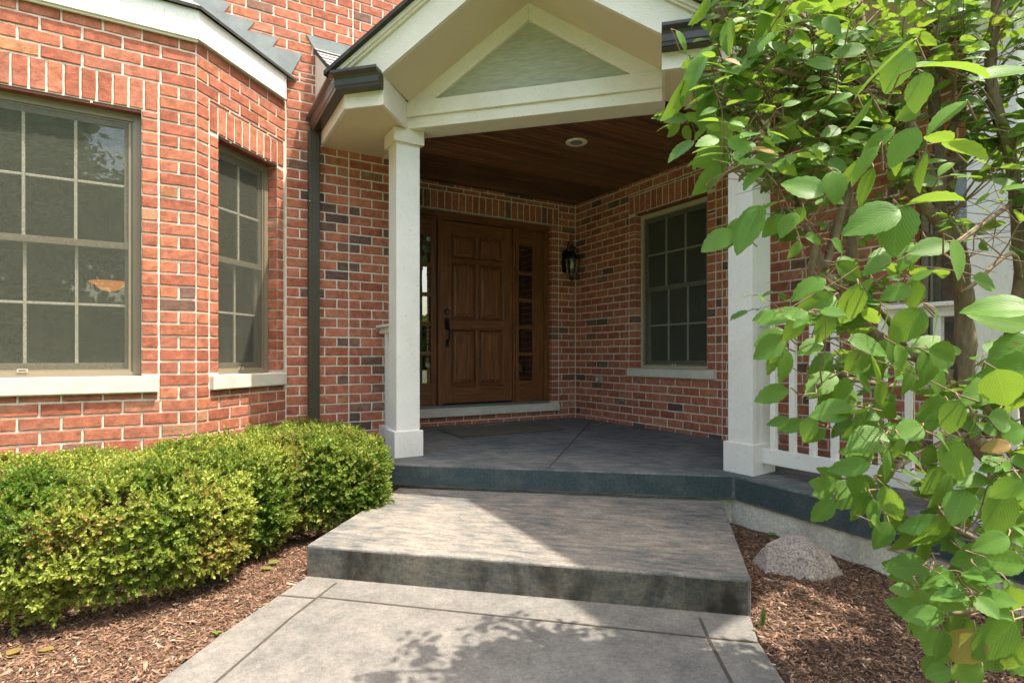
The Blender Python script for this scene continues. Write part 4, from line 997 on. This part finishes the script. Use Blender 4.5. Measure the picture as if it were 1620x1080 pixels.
# ------------------------------------------------------------------ boxwood hedge
def bush(name, ctr, hw, zt_, nspr, label, seed, pw=4.6, tone=.5):
    g = np.random.default_rng(seed); e = empty(name, (ctr[0], ctr[1], -.05), label, 'shrub', 'clipped boxwood shrubs under the bay window')
    hz = (zt_+.02)/2; cz = zt_-hz
    a = g.normal(size=(nspr, 3)); a /= np.linalg.norm(a, axis=1, keepdims=True)
    a[:, 2] = np.where(a[:, 2] < -.75, -a[:, 2], a[:, 2])
    rr = (np.abs(a[:, 0])**pw + np.abs(a[:, 1])**pw + np.abs(a[:, 2])**pw)**(-1/pw)
    nrm = np.sign(a)*np.abs(a)**(pw-1)/np.array([hw[0], hw[1], hz]); nrm /= np.linalg.norm(nrm, axis=1, keepdims=True)
    lump = np.array([mnoise.noise(Vector((p[0]*3.1+seed, p[1]*3.1, p[2]*3.1)))*.055 + mnoise.noise(Vector((p[0]*10+seed, p[1]*10, p[2]*10)))*.045 for p in (a*rr[:, None])])
    depth = g.beta(1.1, 2.6, nspr)*.13
    Pp = a*rr[:, None]*np.array([hw[0], hw[1], hz]) + nrm*(lump-depth)[:, None] + np.array([ctr[0], ctr[1], cz])
    keep = Pp[:, 2] > .0
    Pp, nrm, depth, a = Pp[keep], nrm[keep], depth[keep], a[keep]; n_ = len(Pp)
    dr = nrm*.75 + np.array([0, 0, .42]) + g.normal(0, .42, (n_, 3)); dr /= np.linalg.norm(dr, axis=1, keepdims=True)
    K = 9; t = np.linspace(.1, 1, K); ln = g.uniform(.026, .048, n_)
    pos = (Pp[:, None, :] + dr[:, None, :]*(ln[:, None]*t[None])[:, :, None]).reshape(-1, 3)
    up = np.cross(dr, g.normal(size=(n_, 3))); up /= np.linalg.norm(up, axis=1, keepdims=True); s2_ = np.cross(dr, up)
    ph = (np.arange(K)*2.4)[None] + g.uniform(0, 6, (n_, 1))
    side = up[:, None]*np.cos(ph)[..., None] + s2_[:, None]*np.sin(ph)[..., None]
    ld = side*(1-.55*t)[None, :, None] + dr[:, None]*(.45+.7*t)[None, :, None] + g.normal(0, .18, (n_, K, 3))
    ld = ld.reshape(-1, 3); nn = (dr[:, None]*1.0 - side*.5 + np.array([0, 0, .35]) + g.normal(0, .2, (n_, K, 3))).reshape(-1, 3)
    ax, ay, az = frames(ld, nn)
    sz = (g.uniform(.0085, .0135, (n_, K))*(1.1-.35*t[None])).reshape(-1)
    T_ = [(0, 0, 0), (.52, .9, .14), (0, 1.0, -.04), (-.52, .9, .14), (0, 2.0, .03), (.42, 1.5, .10), (-.42, 1.5, .10), (.38, .38, .08), (-.38, .38, .08)]
    T_ = np.array(T_)*1.0
    F_ = [(0, 7, 1, 2), (0, 2, 3, 8), (2, 1, 5, 4), (2, 4, 6, 3)]
    patch = np.array([mnoise.noise(Vector((p[0]*2.3+7, p[1]*2.3, p[2]*2.3+seed))) for p in Pp])
    patch2 = np.array([mnoise.noise(Vector((p[0]*4.3, p[1]*4.3+3, p[2]*4.3+seed))) for p in Pp])
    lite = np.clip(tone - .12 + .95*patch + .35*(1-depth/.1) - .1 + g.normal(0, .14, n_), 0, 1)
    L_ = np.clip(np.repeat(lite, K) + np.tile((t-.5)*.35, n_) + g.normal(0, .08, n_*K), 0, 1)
    br = (g.random(n_*K) < np.repeat(np.clip(.03+1.1*np.maximum(0, patch2-.15), 0, .6), K)).astype(float)*g.uniform(.4, 1, n_*K)
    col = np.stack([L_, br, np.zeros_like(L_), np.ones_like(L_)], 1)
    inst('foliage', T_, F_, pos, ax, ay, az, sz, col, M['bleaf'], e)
    mb = MB(); r = random.Random(seed)
    for i in range(260):
        an = r.uniform(0, 6.28); el_ = r.uniform(.1, 1.3); q = Vector((math.cos(an)*math.cos(el_)*hw[0]*.86, math.sin(an)*math.cos(el_)*hw[1]*.86, .05+math.sin(el_)*zt_*.80))
        p0 = Vector((ctr[0]+r.uniform(-.5, .5)*hw[0], ctr[1]+r.uniform(-.4, .4)*hw[1], -.06)); p1 = Vector((ctr[0], ctr[1], 0))+q
        md_ = (p0+p1)/2 + Vector((r.uniform(-.05, .05), r.uniform(-.05, .05), r.uniform(0, .08)))
        mb.tube([p0, md_, p1], [.005, .0035, .0018], 5, cap=False)
    mb.build('branch', M['twig'], e)
bush('boxwood_shrub', (-.60, 3.56), (.90, .66), .515, 17500, 'large clipped boxwood shrub filling the bed under the wide left window', 11, tone=.52)
bush('boxwood_shrub', (.745, 4.16), (.46, .66), .54, 9500, 'smaller clipped boxwood shrub against the porch slab and the downspout', 23, tone=.55)
bush('boxwood_shrub', (.16, 3.84), (.38, .55), .535, 6800, 'middle clipped boxwood shrub below the corner of the bay', 31, tone=.5)
# ------------------------------------------------------------------ viburnum
NV = 13
def leaf_template():
    T_, U_, F_ = [], [], []
    for i in range(NV):
        v_ = i/(NV-1); wd = .325*(math.sin(math.pi*v_**.78)**.80) if 0 < v_ < 1 else 0
        if v_ > .86: wd = .325*(math.sin(math.pi*.86**.78)**.80)*((1-v_)/.14)**1.15
        for j, u_ in enumerate((-1, -.5, 0, .5, 1)):
            ser = (.035 if i % 2 else -.012) if abs(u_) == 1 and 0 < i < NV-1 else 0
            x = u_*(wd+ser*.5); z = -.16*v_*v_ + .20*abs(x) - .25*x*x + (.012 if (i % 2 and abs(u_) == .5) else 0)
            T_.append((x, v_+ser*.3, z)); U_.append((u_*max(wd, .02)/.345, v_))
    for i in range(NV-1):
        for j in range(4): a_ = i*5+j; F_.append((a_, a_+1, a_+6, a_+5))
    return T_, F_, U_
LT, LF, LU = leaf_template()
vib = empty('viburnum_shrub', (1.96, .62, -.05), 'tall multi-stemmed leafy viburnum shrub overhanging from the right of the walk', 'shrub')
rv = random.Random(5)
lv = []                              # leaves: pos, dir, normal, length, light, brown
stems = [  # (photo x, photo y, distance, radius)
 [(1700, 1100, 1.95, .036), (1640, 860, 1.93, .034), (1592, 765, 1.92, .032), (1560, 715, 1.92, .030), (1527, 684, 1.90, .026)],
 [(1700, 1100, 1.95, .030), (1655, 800, 1.96, .028), (1625, 640, 2.0, .024), (1660, 400, 2.1, .020), (1690, 100, 2.2, .016), (1720, -160, 2.3, .010)],
 [(1527, 684, 1.90, .026), (1489, 587, 1.86, .024), (1440, 560, 1.84, .021), (1409, 548, 1.82, .019), (1360, 508, 1.80, .018), (1325, 470, 1.80, .016), (1303, 428, 1.80, .014), (1284, 380, 1.80, .013), (1262, 325, 1.78, .010), (1235, 262, 1.75, .007), (1190, 215, 1.7, .005)],
 [(1545, 700, 1.91, .022), (1524, 625, 1.86, .027), (1527, 545, 1.84, .028), (1523, 462, 1.82, .026), (1514, 398, 1.80, .025), (1498, 362, 1.80, .024), (1484, 320, 1.80, .022), (1486, 240, 1.82, .020), (1478, 150, 1.85, .017), (1494, 30, 1.9, .014), (1500, -90, 1.95, .010)],
 [(1559, 690, 1.92, .018), (1573, 630, 1.86, .019), (1592, 560, 1.80, .020), (1606, 500, 1.76, .019), (1615, 430, 1.73, .018), (1607, 320, 1.72, .018), (1596, 240, 1.72, .017), (1574, 160, 1.72, .016), (1567, 95, 1.72, .015), (1577, 0, 1.74, .014), (1590, -120, 1.8, .010)],
 [(1498, 362, 1.80, .020), (1440, 300, 1.78, .017), (1392, 232, 1.75, .0), ],
 [(1484, 320, 1.80, .020), (1440, 200, 1.80, .018), (1392, 148, 1.78, .019), (1355, 122, 1.76, .018), (1322, 96, 1.74, .016), (1284, 52, 1.70, .015), (1242, 0, 1.66, .013), (1190, -70, 1.62, .010), (1130, -170, 1.6, .006)],
 [(1360, 508, 1.82, .017), (1350, 430, 1.84, .018), (1344, 330, 1.86, .018), (1321, 228, 1.86, .019), (1301, 205, 1.85, .019), (1273, 165, 1.83, .017), (1234, 124, 1.80, .015), (1169, 61, 1.76, .012), (1124, 0, 1.73, .010), (1075, -70, 1.70, .008), (1020, -150, 1.68, .005)],
 [(1301, 205, 1.85, .012), (1266, 120, 1.86, .010), (1250, 60, 1.87, .008), (1235, -30, 1.9, .006)],
 [(1303, 428, 1.80, .013), (1318, 380, 1.80, .014), (1340, 300, 1.82, .013), (1370, 200, 1.84, .012), (1372, 100, 1.86, .010), (1360, 0, 1.9, .008)],
 [(1486, 240, 1.82, .014), (1525, 150, 1.8, .012), (1480, 96, 1.8, .011), (1523, 0, 1.82, .010), (1540, -100, 1.85, .007)],
 [(1311, 461, 1.78, .013), (1284, 430, 1.76, .011), (1290, 385, 1.75, .009), (1272, 352, 1.74, .005)],
 [(1392, 148, 1.78, .011), (1330, 140, 1.7, .009), (1260, 118, 1.62, .008), (1180, 108, 1.55, .006), (1112, 113, 1.5, .004)],
 [(1321, 228, 1.86, .009), (1270, 200, 1.7, .008), (1200, 170, 1.62, .006), (1130, 163, 1.56, .004)],
 [(1284, 380, 1.80, .009), (1240, 250, 1.72, .008), (1175, 240, 1.66, .007), (1110, 197, 1.6, .004)],
 [(1240, 255, 1.72, .006), (1180, 160, 1.7, .005), (1140, 118, 1.66, .003)],
 [(1262, 325, 1.78, .006), (1205, 290, 1.6, .005), (1160, 270, 1.5, .004), (1120, 300, 1.45, .003)],
 [(1606, 320, 1.72, .008), (1560, 350, 1.5, .007), (1505, 390, 1.36, .006), (1487, 402, 1.32, .004)],
 [(1614, 440, 1.73, .008), (1600, 400, 1.5, .006), (1540, 450, 1.42, .005), (1520, 462, 1.4, .003)],
 [(1700, 900, 1.8, .016), (1640, 780, 1.5, .010), (1600, 720, 1.3, .007), (1560, 640, 1.15, .005)],
 [(1700, 950, 1.7, .014), (1640, 900, 1.35, .009), (1560, 860, 1.2, .006), (1500, 830, 1.15, .004)],
 [(1720, 1000, 1.6, .014), (1650, 960, 1.3, .008), (1580, 960, 1.1, .006), (1500, 970, 1.05, .004)],
 [(1489, 587, 1.86, .010), (1420, 610, 1.6, .008), (1350, 600, 1.4, .006), (1290, 610, 1.3, .004)],
 [(1440, 560, 1.84, .010), (1380, 480, 1.6, .008), (1300, 490, 1.42, .006), (1215, 500, 1.35, .004)],
 [(1527, 684, 1.90, .012), (1450, 720, 1.6, .008), (1380, 760, 1.4, .006), (1300, 780, 1.3, .004)],
]
def spl(a, b, t): return a[0]+(b[0]-a[0])*t
trunk = MB(); limbs = MB(); twigs = MB()
nodes = []
for si, S_ in enumerate(stems):
    pp = [atZ(x, y, Z) for x, y, Z, r in S_]; R_ = [max(r, .003) for *_, r in S_]
    P2_, R2_ = [], []
    for i in range(len(pp)-1):
        p0 = pp[max(i-1, 0)]; p1 = pp[i]; p2 = pp[i+1]; p3 = pp[min(i+2, len(pp)-1)]
        for k_ in range(4):
            t = k_/4; q = .5*((2*p1)+(p2-p0)*t+(2*p0-5*p1+4*p2-p3)*t*t+(3*p1-p0-3*p2+p3)*t**3)
            q += Vector((rv.uniform(-1, 1), rv.uniform(-1, 1), rv.uniform(-1, 1)))*R_[i]*.12
            P2_.append(q); R2_.append((R_[i]+(R_[i+1]-R_[i])*t)*rv.uniform(.93, 1.1))
    P2_.append(pp[-1]); R2_.append(R_[-1])
    (trunk if si < 5 else limbs).tube(P2_, R2_, 9 if R_[0] > .01 else 6)
    for i in range(2, len(P2_)):
        if si > 4 or i > len(P2_)//3: nodes.append((P2_[i], (P2_[i]-P2_[i-1]).normalized(), R2_[i], si))
camp = Vector((0, 0, CAMZ))
def add_leaf(p, d, n_, L_, lite=None, br=0.):
    lv.append((p, d, n_, L_, rv.uniform(.2, .9) if lite is None else lite, br))
def pair(p, d, L_, up=.5):
    side = d.cross(Vector((rv.uniform(-.3, .3), rv.uniform(-.3, .3), 1)))
    if side.length < .1: side = Vector((1, 0, 0))
    side.normalize()
    for sg in (-1, 1):
        ld = (side*sg*.9 + d*.5 + Vector((0, 0, rv.uniform(-.75, .10))) + Vector((rv.gauss(0, .15), rv.gauss(0, .15), 0))).normalized()
        nn = Vector((rv.gauss(0, .5), rv.gauss(0, .5), .9)) + (camp-p).normalized()*rv.uniform(0, .9)
        pe = p + ld*.012
        twigs.tube([p, pe], [.0012, .0009], 4, cap=False)
        add_leaf(pe, ld, nn, L_*rv.uniform(.75, 1.1))
def twig(p, d, ln, r0, leafL, depth=0, bare=False):
    q = [p]; dd_ = d.copy(); n_ = 5
    for i in range(n_):
        dd_ = (dd_ + Vector((rv.gauss(0, .16), rv.gauss(0, .16), rv.gauss(.03, .14)))).normalized(); q.append(q[-1] + dd_*ln/n_)
    twigs.tube(q, [r0*(1-.13*i) for i in range(n_+1)], 5, cap=False)
    if bare: return
    for i in range(2, n_+1):
        if rv.random() < .72 or i == n_: pair(q[i], (q[i]-q[i-1]).normalized(), leafL*(.75 if i == n_ else 1))
    if depth < 1 and rv.random() < .75:
        for k_ in range(rv.choice((1, 2))): twig(q[2+k_], (dd_ + Vector((rv.gauss(0, .7), rv.gauss(0, .7), rv.gauss(.15, .4)))).normalized(), ln*.6, r0*.6, leafL*.9, depth+1)
def pxof(p):
    q = p-camp; Z = q.dot(_F); return CXP+FPX*q.dot(_R)/Z, HYP-FPX*q.z/Z, Z
def ok_zone(x, y):
    # where the photograph shows this shrub's leaves (the crown also goes on above the frame)
    if y < 140: return x > 1118
    if y < 330: return x > 1062 + max(0, y-150)*.50
    if y < 470: return x > 1130 + (y-330)*.6
    if y < 800: return x > 1215 + max(0, y-700)*.9
    return x > 1410
for p, d_, r_, si in nodes:
    x, y, Z = pxof(p)
    top = y < 330
    nt_ = (2 if rv.random() < .6 else 3) if top else (1 if rv.random() < .6 else 0)
    if si >= 19: nt_ = 2
    if top and x > 1260: nt_ = 1 if rv.random() < .75 else 2
    if y < -40: nt_ = 1
    if si == 1: nt_ = 1
    for k_ in range(nt_):
        if rv.random() < (.80 if top else .5):
            dr = (d_*.5 + Vector((rv.gauss(0, .75), rv.gauss(0, .75), rv.gauss(.30, .45)))).normalized()
            ln = rv.uniform(.12, .34); e_ = p + dr*ln; ex_, ey_, eZ = pxof(e_)
            if eZ < 1.02 or not ok_zone(ex_, ey_) or ex_ > 1900: continue
            if ex_ < 1235 and 170 < ey_ < 460 and rv.random() < .6: continue
            bare = rv.random() < (.18 if top else .42)
            twig(p, dr, ln, max(.0022, r_*.22), rv.uniform(.050, .080), 0, bare)
# dense dead twigs inside the crown
for k_ in range(560):
    p, d_, r_, si = rv.choice(nodes); x, y, Z = pxof(p)
    if not (0 < y < 420 and x > 1230): continue
    dr = (Vector((rv.gauss(0, 1), rv.gauss(0, 1), rv.gauss(.1, .7)))).normalized(); twig(p, dr, rv.uniform(.08, .26), .0018, .06, 1, True)
# crown above the frame, which throws the shade on the walk
for k_ in range(75):
    c_ = Vector((1.60, 1.10, 2.10)); a_ = Vector((rv.gauss(0, 1), rv.gauss(0, 1), rv.gauss(0, 1))).normalized()
    p = c_ + Vector((a_.x*.72, a_.y*.55, a_.z*.42))*rv.uniform(.3, 1); x, y, Z = pxof(p)
    if y > -30 or Z < 1.2: continue
    twig(p, (a_+Vector((0, 0, .3))).normalized(), rv.uniform(.15, .25), .003, rv.uniform(.06, .085))
for k_ in range(130):          # the far side of the crown, right of the frame, dappling the mulch
    c_ = Vector((2.50, .38, 1.75)); a_ = Vector((rv.gauss(0, 1), rv.gauss(0, 1), rv.gauss(0, 1))).normalized()
    p = c_ + Vector((a_.x*.60, a_.y*.50, a_.z*.50))*rv.uniform(.2, 1); x, y, Z = pxof(p)
    if x < 1700 or Z < .8: continue
    twig(p, (a_+Vector((0, 0, .3))).normalized(), rv.uniform(.15, .25), .003, rv.uniform(.06, .085))
# leaves read one by one from the near, lower part of the shrub: x, y, length px, tip angle, distance
near = []
for X_, Y_, L_, A_ in [(85,85,70,165),(100,140,90,165),(165,120,85,120),(118,185,80,125),(140,225,95,95),(105,300,95,165),(225,50,105,150),(330,60,120,105),(250,120,85,110),(205,170,80,150),(425,100,70,80),(480,115,120,130),(565,115,105,75),(585,195,120,20),(520,225,105,100),(455,200,80,70),(405,235,105,60),(340,210,85,130),(365,165,115,15),(230,270,110,150),(295,290,80,120),(270,345,110,165),(335,350,90,150),(365,270,80,40),(410,300,80,60),(160,385,75,160),(205,395,80,110),(355,420,120,160),(455,450,70,85),(470,395,90,170),(600,365,110,110),(605,480,125,80),(560,560,110,110),(510,485,100,30),(660,380,60,75),(410,490,95,100),(320,500,110,160),(240,545,85,200),(245,620,85,130),(275,560,110,170),(340,550,110,60),(345,605,95,110),(375,620,80,100),(430,600,120,75),(400,680,85,120),(410,655,80,20),(520,660,120,170),(550,690,130,110),(500,520,90,20),(650,560,70,100),(600,600,110,120),(725,630,160,100),(650,740,110,160),(480,775,110,170),(535,790,75,120),(600,800,80,20),(570,870,100,120),(650,860,110,100),(700,820,100,60),(525,905,100,170),(530,965,80,120),(565,985,100,100),(640,1000,130,110),(745,750,120,10),(720,900,140,60),(720,980,160,120),(770,1010,120,90),(640,1060,90,150),(755,290,150,60),(745,230,170,170),(730,90,150,200),(760,180,130,150),(740,370,100,20),(720,440,70,170),(715,490,80,170),(760,510,80,30),(750,560,90,130),(560,1060,70,150),(610,930,90,70),(460,830,60,180),(700,700,100,160),(770,870,120,70),(590,430,90,30)]:
    near.append((1160+X_/1.715, 450+Y_/1.715, L_/1.715, A_, .98+.34*max(0, min(1, (1560-(1160+X_/1.715))/380)) + .12*rv.random()))
for X_, Y_, L_, A_ in [(248,625,150,215),(340,645,120,85),(400,600,125,125),(460,640,140,105),(440,395,150,120),(590,500,150,120),(635,315,140,100),(565,235,150,110),(600,385,90,150),(520,215,250,140),(640,80,330,150),(880,75,300,150),(705,110,100,100),(760,215,270,-10),(950,240,230,-20),(795,505,165,10),(570,550,100,95),(675,675,190,-15),(480,745,190,160),(540,790,190,110),(590,880,120,130),(670,845,140,170),(760,890,150,80),(880,965,130,15),(720,575,70,150),(780,598,75,0),(340,60,120,200),(400,160,110,190),(300,215,100,190),(210,855,70,130),(180,770,110,130),(140,770,100,140),(225,740,70,110),(290,815,90,0),(370,840,80,30),(60,750,130,130),(400,930,120,30),(490,905,110,150),(410,1030,130,110),(620,1010,110,80),(560,1000,100,160),(290,1040,130,150),(930,1040,200,190),(500,480,130,140),(455,560,150,130),(640,590,140,110),(730,390,160,150),(690,470,120,-160),(370,330,80,170)]:
    near.append((1160+X_/2.161, Y_/2.161, L_/2.161, A_, (1.02 if L_ > 140 else 1.3) + .12*rv.random()))
for X_, Y_, L_, A_, Z_ in [(1072,160,74,118,1.45),(1095,120,80,125,1.4),(1118,178,60,110,1.45),(1080,65,40,60,1.5),(1140,215,60,70,1.45),(1122,245,70,140,1.45),(1075,238,55,150,1.5),(1188,282,52,140,1.4),(1160,370,58,125,1.38),(1140,262,46,120,1.45),(1180,365,84,115,1.32),(1120,285,62,125,1.42),(1150,60,60,100,1.45),(1105,90,60,150,1.45),(1225,35,95,100,1.4),(1180,95,90,150,1.45),(1240,80,90,160,1.4),(1135,380,60,150,1.35),(1205,330,60,160,1.35),(1235,500,70,160,1.3),(1215,550,60,150,1.3),(1110,20,60,120,1.5)]:
    near.append((X_, Y_, L_, A_, Z_))
near += [(x_+rv.uniform(-35, 45), y_+rv.uniform(-30, 40), l_*rv.uniform(.7, 1), a_+rv.uniform(-50, 50), z_+rv.uniform(.08, .3)) for x_, y_, l_, a_, z_ in near if y_ > 560 and x_ > 1400+max(0, y_-900)*.3 for _ in (0, 1)]
near += [(x_+rv.uniform(-25, 35), y_+rv.uniform(-30, 35), l_*rv.uniform(.75, 1.05), a_+rv.uniform(-40, 40), z_+rv.uniform(.05, .2)) for x_, y_, l_, a_, z_ in near if 470 < y_ < 780 and 1240 < x_ < 1410]
for X_, Y_, Lp, A_, Z_ in near:
    if Y_ < 60 and X_ > 1420: continue
    a_ = math.radians(A_+rv.uniform(-6, 6)); dpx = Vector((math.cos(a_), math.sin(a_)))
    L_ = Lp/FPX*Z_*.98; tilt = rv.uniform(-.45, .25)
    d3 = (_R*dpx.x - Vector((0, 0, 1))*dpx.y - _F*tilt).normalized()
    k_ = 1 if Y_ > 330 else .45
    nn = -_F*k_ + Vector((0, 0, .60)) + _R*rv.gauss(0, .55) + Vector((0, 0, rv.gauss(0, .25))) + _F*rv.gauss(0, .25)
    b_ = atZ(X_-dpx.x*Lp/2, Y_-dpx.y*Lp/2, Z_)
    add_leaf(b_, d3, nn, L_, rv.uniform(.25, .95))
    s0 = b_ - d3*.015 + _F*rv.uniform(.01, .03); s1 = s0 + Vector((rv.uniform(-.03, .06), rv.uniform(-.05, .02), -.02)) + _F*.09 + _R*.04
    twigs.tube([b_, s0, s1], [.0011, .0016, .0022], 4, cap=False)
mb = limbs; trunk.build('trunk', M['bark'], vib, smooth=True); limbs.build('branch', M['bark'], vib, smooth=True); twigs.build('twig', M['twig'], vib, smooth=True)
A_ = np.array([[*l[0]] for l in lv]); D_ = np.array([[*l[1]] for l in lv]); Nn = np.array([[*l[2]] for l in lv]); Ls = np.array([l[3] for l in lv])
ax, ay, az = frames(D_, Nn); wv = rng.uniform(.74, 1.12, len(lv))
cc = np.stack([np.array([l[4] for l in lv]), np.array([1. if (q_ := rng.random()) < .004 else 0. for l in lv]), np.zeros(len(lv)), np.ones(len(lv))], 1)
inst('foliage', LT, LF, A_, ax, ay, az, np.stack([Ls*wv, Ls, Ls*rng.uniform(.6, 1.7, len(lv))], 1), cc, M['vleaf'], vib, uv=LU, smooth=True)
print('viburnum leaves', len(lv))
# ------------------------------------------------------------------ small things in the mulch
def sprout(x, y, label, h=.03, n_=5, L_=.03, cat='seedling'):
    p = onZ(x, y, -.04); p.z = ground_z(p.x, p.y)+.004
    a_ = []; 
    for k_ in range(n_):
        an = k_*2.4; a_.append((p+Vector((0, 0, h*.8)), Vector((math.cos(an), math.sin(an), .25)), Vector((0, 0, 1)), L_))
    e = empty('seedling', tuple(p), label, cat)
    A2 = np.array([[*q[0]] for q in a_]); D2 = np.array([[*q[1]] for q in a_]); N2 = np.array([[*q[2]] for q in a_]); bx_, by_, bz_ = frames(D2, N2)
    inst('leaf', LT, LF, A2, bx_, by_, bz_, np.full(n_, L_), np.tile(np.array([[1., 0, 0, 1]]), (n_, 1)), M['vleaf'], e, uv=LU, smooth=True)
    s = MB(); s.tube([p, p+Vector((0, 0, h))], .0015, 5); s.build('stem', M['tleaf'], e, color=True)
sprout(1221, 856, 'pale green seedling in the mulch just left of the boulder top', .03, 5, .035)
sprout(1291, 958, 'tiny green sprout in the mulch below the boulder', .012, 3, .014)
sprout(842, 0, 'x') if False else None
sprout(342, 999, 'tiny yellow-green sprout at the left edge of the walk', .012, 3, .02)
sprout(430, 940, 'little sprout at the walk edge by the left bed', .01, 3, .016) if False else None
p = onZ(1202, 990, -.045); s = MB()
for k_ in range(3):
    dx = k_*.006; s.slab([p+_R*(dx-.003), p+_R*(dx+.003), p+_R*(dx+.004)+Vector((0, 0, .05+.02*k_)), p+_R*(dx+.006+.004*k_)+Vector((0, 0, .08-.02*k_))], _F*.001)
s.c = [(1, 0, 0, 1)]*len(s.c); tagp(s.build('grass_blade', M['tleaf'], None, color=True), 'upright blades of grass in the mulch by the right corner of the step', 'grass')
# dry leaves lying on the left bed
dl = [(425, 890, .07, 20), (414, 897, .06, -30), (85, 1022, .055, 160), (12, 1035, .06, 60), (300, 1000, .02, 0), (175, 1014, .02, 90), (135, 1030, .02, 40)]
for i, (x, y, L_, an) in enumerate(dl):
    p = onZ(x, y, -.035); p.z = ground_z(p.x, p.y)+.014; a_ = math.radians(an)
    D2 = np.array([[math.cos(a_), math.sin(a_), .1]]); N2 = np.array([[.1, -.1, 1.]]); bx_, by_, bz_ = frames(D2, N2)
    o = inst('fallen_leaf', LT, LF, np.array([[*p]]), bx_, by_, bz_, np.array([L_]), np.array([[1., (.5 if i < 2 else .85), 0, 1]]), M['vleaf'], None, uv=LU, smooth=True)
    tagp(o, ['green fallen leaf on the mulch where the hedge meets the step', 'second green fallen leaf, lower of the two by the hedge', 'broad dry leaf on the left mulch near the hedge shade', 'curled dry leaf at the far left edge of the mulch', 'small pale leaf scrap on the mulch nearest the walk', 'small pale leaf scrap in the middle of the left mulch', 'small pale leaf scrap on the mulch toward the left'][i], 'leaf')
# ================================================================== across the street, seen only in the glass
def tree(x, y, h, r, seed, label):
    g = np.random.default_rng(seed); e = empty('shade_tree', (x, y, -.15), label, 'tree', 'trees across the street')
    mb = MB(); mb.tube([(x, y, -.2), (x+.1, y, h*.3), (x, y+.2, h*.6)], [.28, .22, .12], 8)
    for k_ in range(7): an = k_*.9; mb.tube([(x, y, h*.3+k_*.2), (x+math.cos(an)*r*.5, y+math.sin(an)*r*.5, h*.6)], [.1, .04], 6)
    mb.build('trunk', M['bark'], e)
    n_ = 9000; cl_ = g.normal(size=(60, 3)); cl_ /= np.linalg.norm(cl_, axis=1, keepdims=True); cl_ *= g.uniform(.45, 1, (60, 1))
    c_ = cl_[g.integers(0, 60, n_)]*np.array([r, r, h*.34]) + np.array([x, y, h*.64]) + g.normal(0, .42, (n_, 3))
    bx_, by_, bz_ = frames(g.normal(size=(n_, 3)), g.normal(size=(n_, 3))+np.array([0, 0, .8]))
    T_ = [(-.5, 0, 0), (.5, 0, 0), (.5, 1, .1), (-.5, 1, .1)]
    col = np.stack([g.uniform(0, 1, n_), np.zeros(n_), np.zeros(n_), np.ones(n_)], 1)
    inst('crown', T_, [(0, 1, 2, 3)], c_, bx_, by_, bz_, g.uniform(.12, .26, n_), col, M['tleaf'], e)
n_ = 26000; g_ = np.random.default_rng(99)
side_ = g_.random(n_) < .3
px_ = np.where(side_, g_.uniform(-46, -40, n_), g_.uniform(-46, 60, n_)); py_ = np.where(side_, g_.uniform(-40, 20, n_), g_.uniform(-44, -38, n_))
hh_ = np.array([5.2+1.8*mnoise.noise(Vector((x_*.12, y_*.12, 0)))+.9*mnoise.noise(Vector((x_*.5, y_*.5, 2))) for x_, y_ in zip(px_, py_)])
pos_ = np.stack([px_, py_, -.1+hh_*g_.random(n_)], 1); bx_, by_, bz_ = frames(g_.normal(size=(n_, 3)), g_.normal(size=(n_, 3)))
o = inst('far_woods', [(-.5, 0, 0), (.5, 0, 0), (.5, 1, .1), (-.5, 1, .1)], [(0, 1, 2, 3)], pos_, bx_, by_, bz_, g_.uniform(.4, .95, n_), np.stack([g_.uniform(0, 1, n_), np.zeros(n_), np.zeros(n_), np.ones(n_)], 1), M['tleaf']); o['kind'] = 'stuff'
for i, (x, y, h, r) in enumerate([(-14, -12, 11, 4.2), (-4, -13, 9, 3.6), (6, -15, 12, 4.5), (15, -12, 10, 4), (-9, -27, 12, 5), (3, -28, 12, 5), (-16, 2, 10, 4), (-24, -6, 12, 5)]):
    tree(x, y, h, r, 50+i, ['broad shade tree on the lawn behind the camera', 'round young tree opposite the front door', 'tall shade tree right of the front walk', 'shade tree at the far right of the lawn', 'far tree across the road to the left', 'far tree across the road, straight ahead', 'side-yard tree beyond the bay window', 'distant side-yard tree at the lot edge'][i])
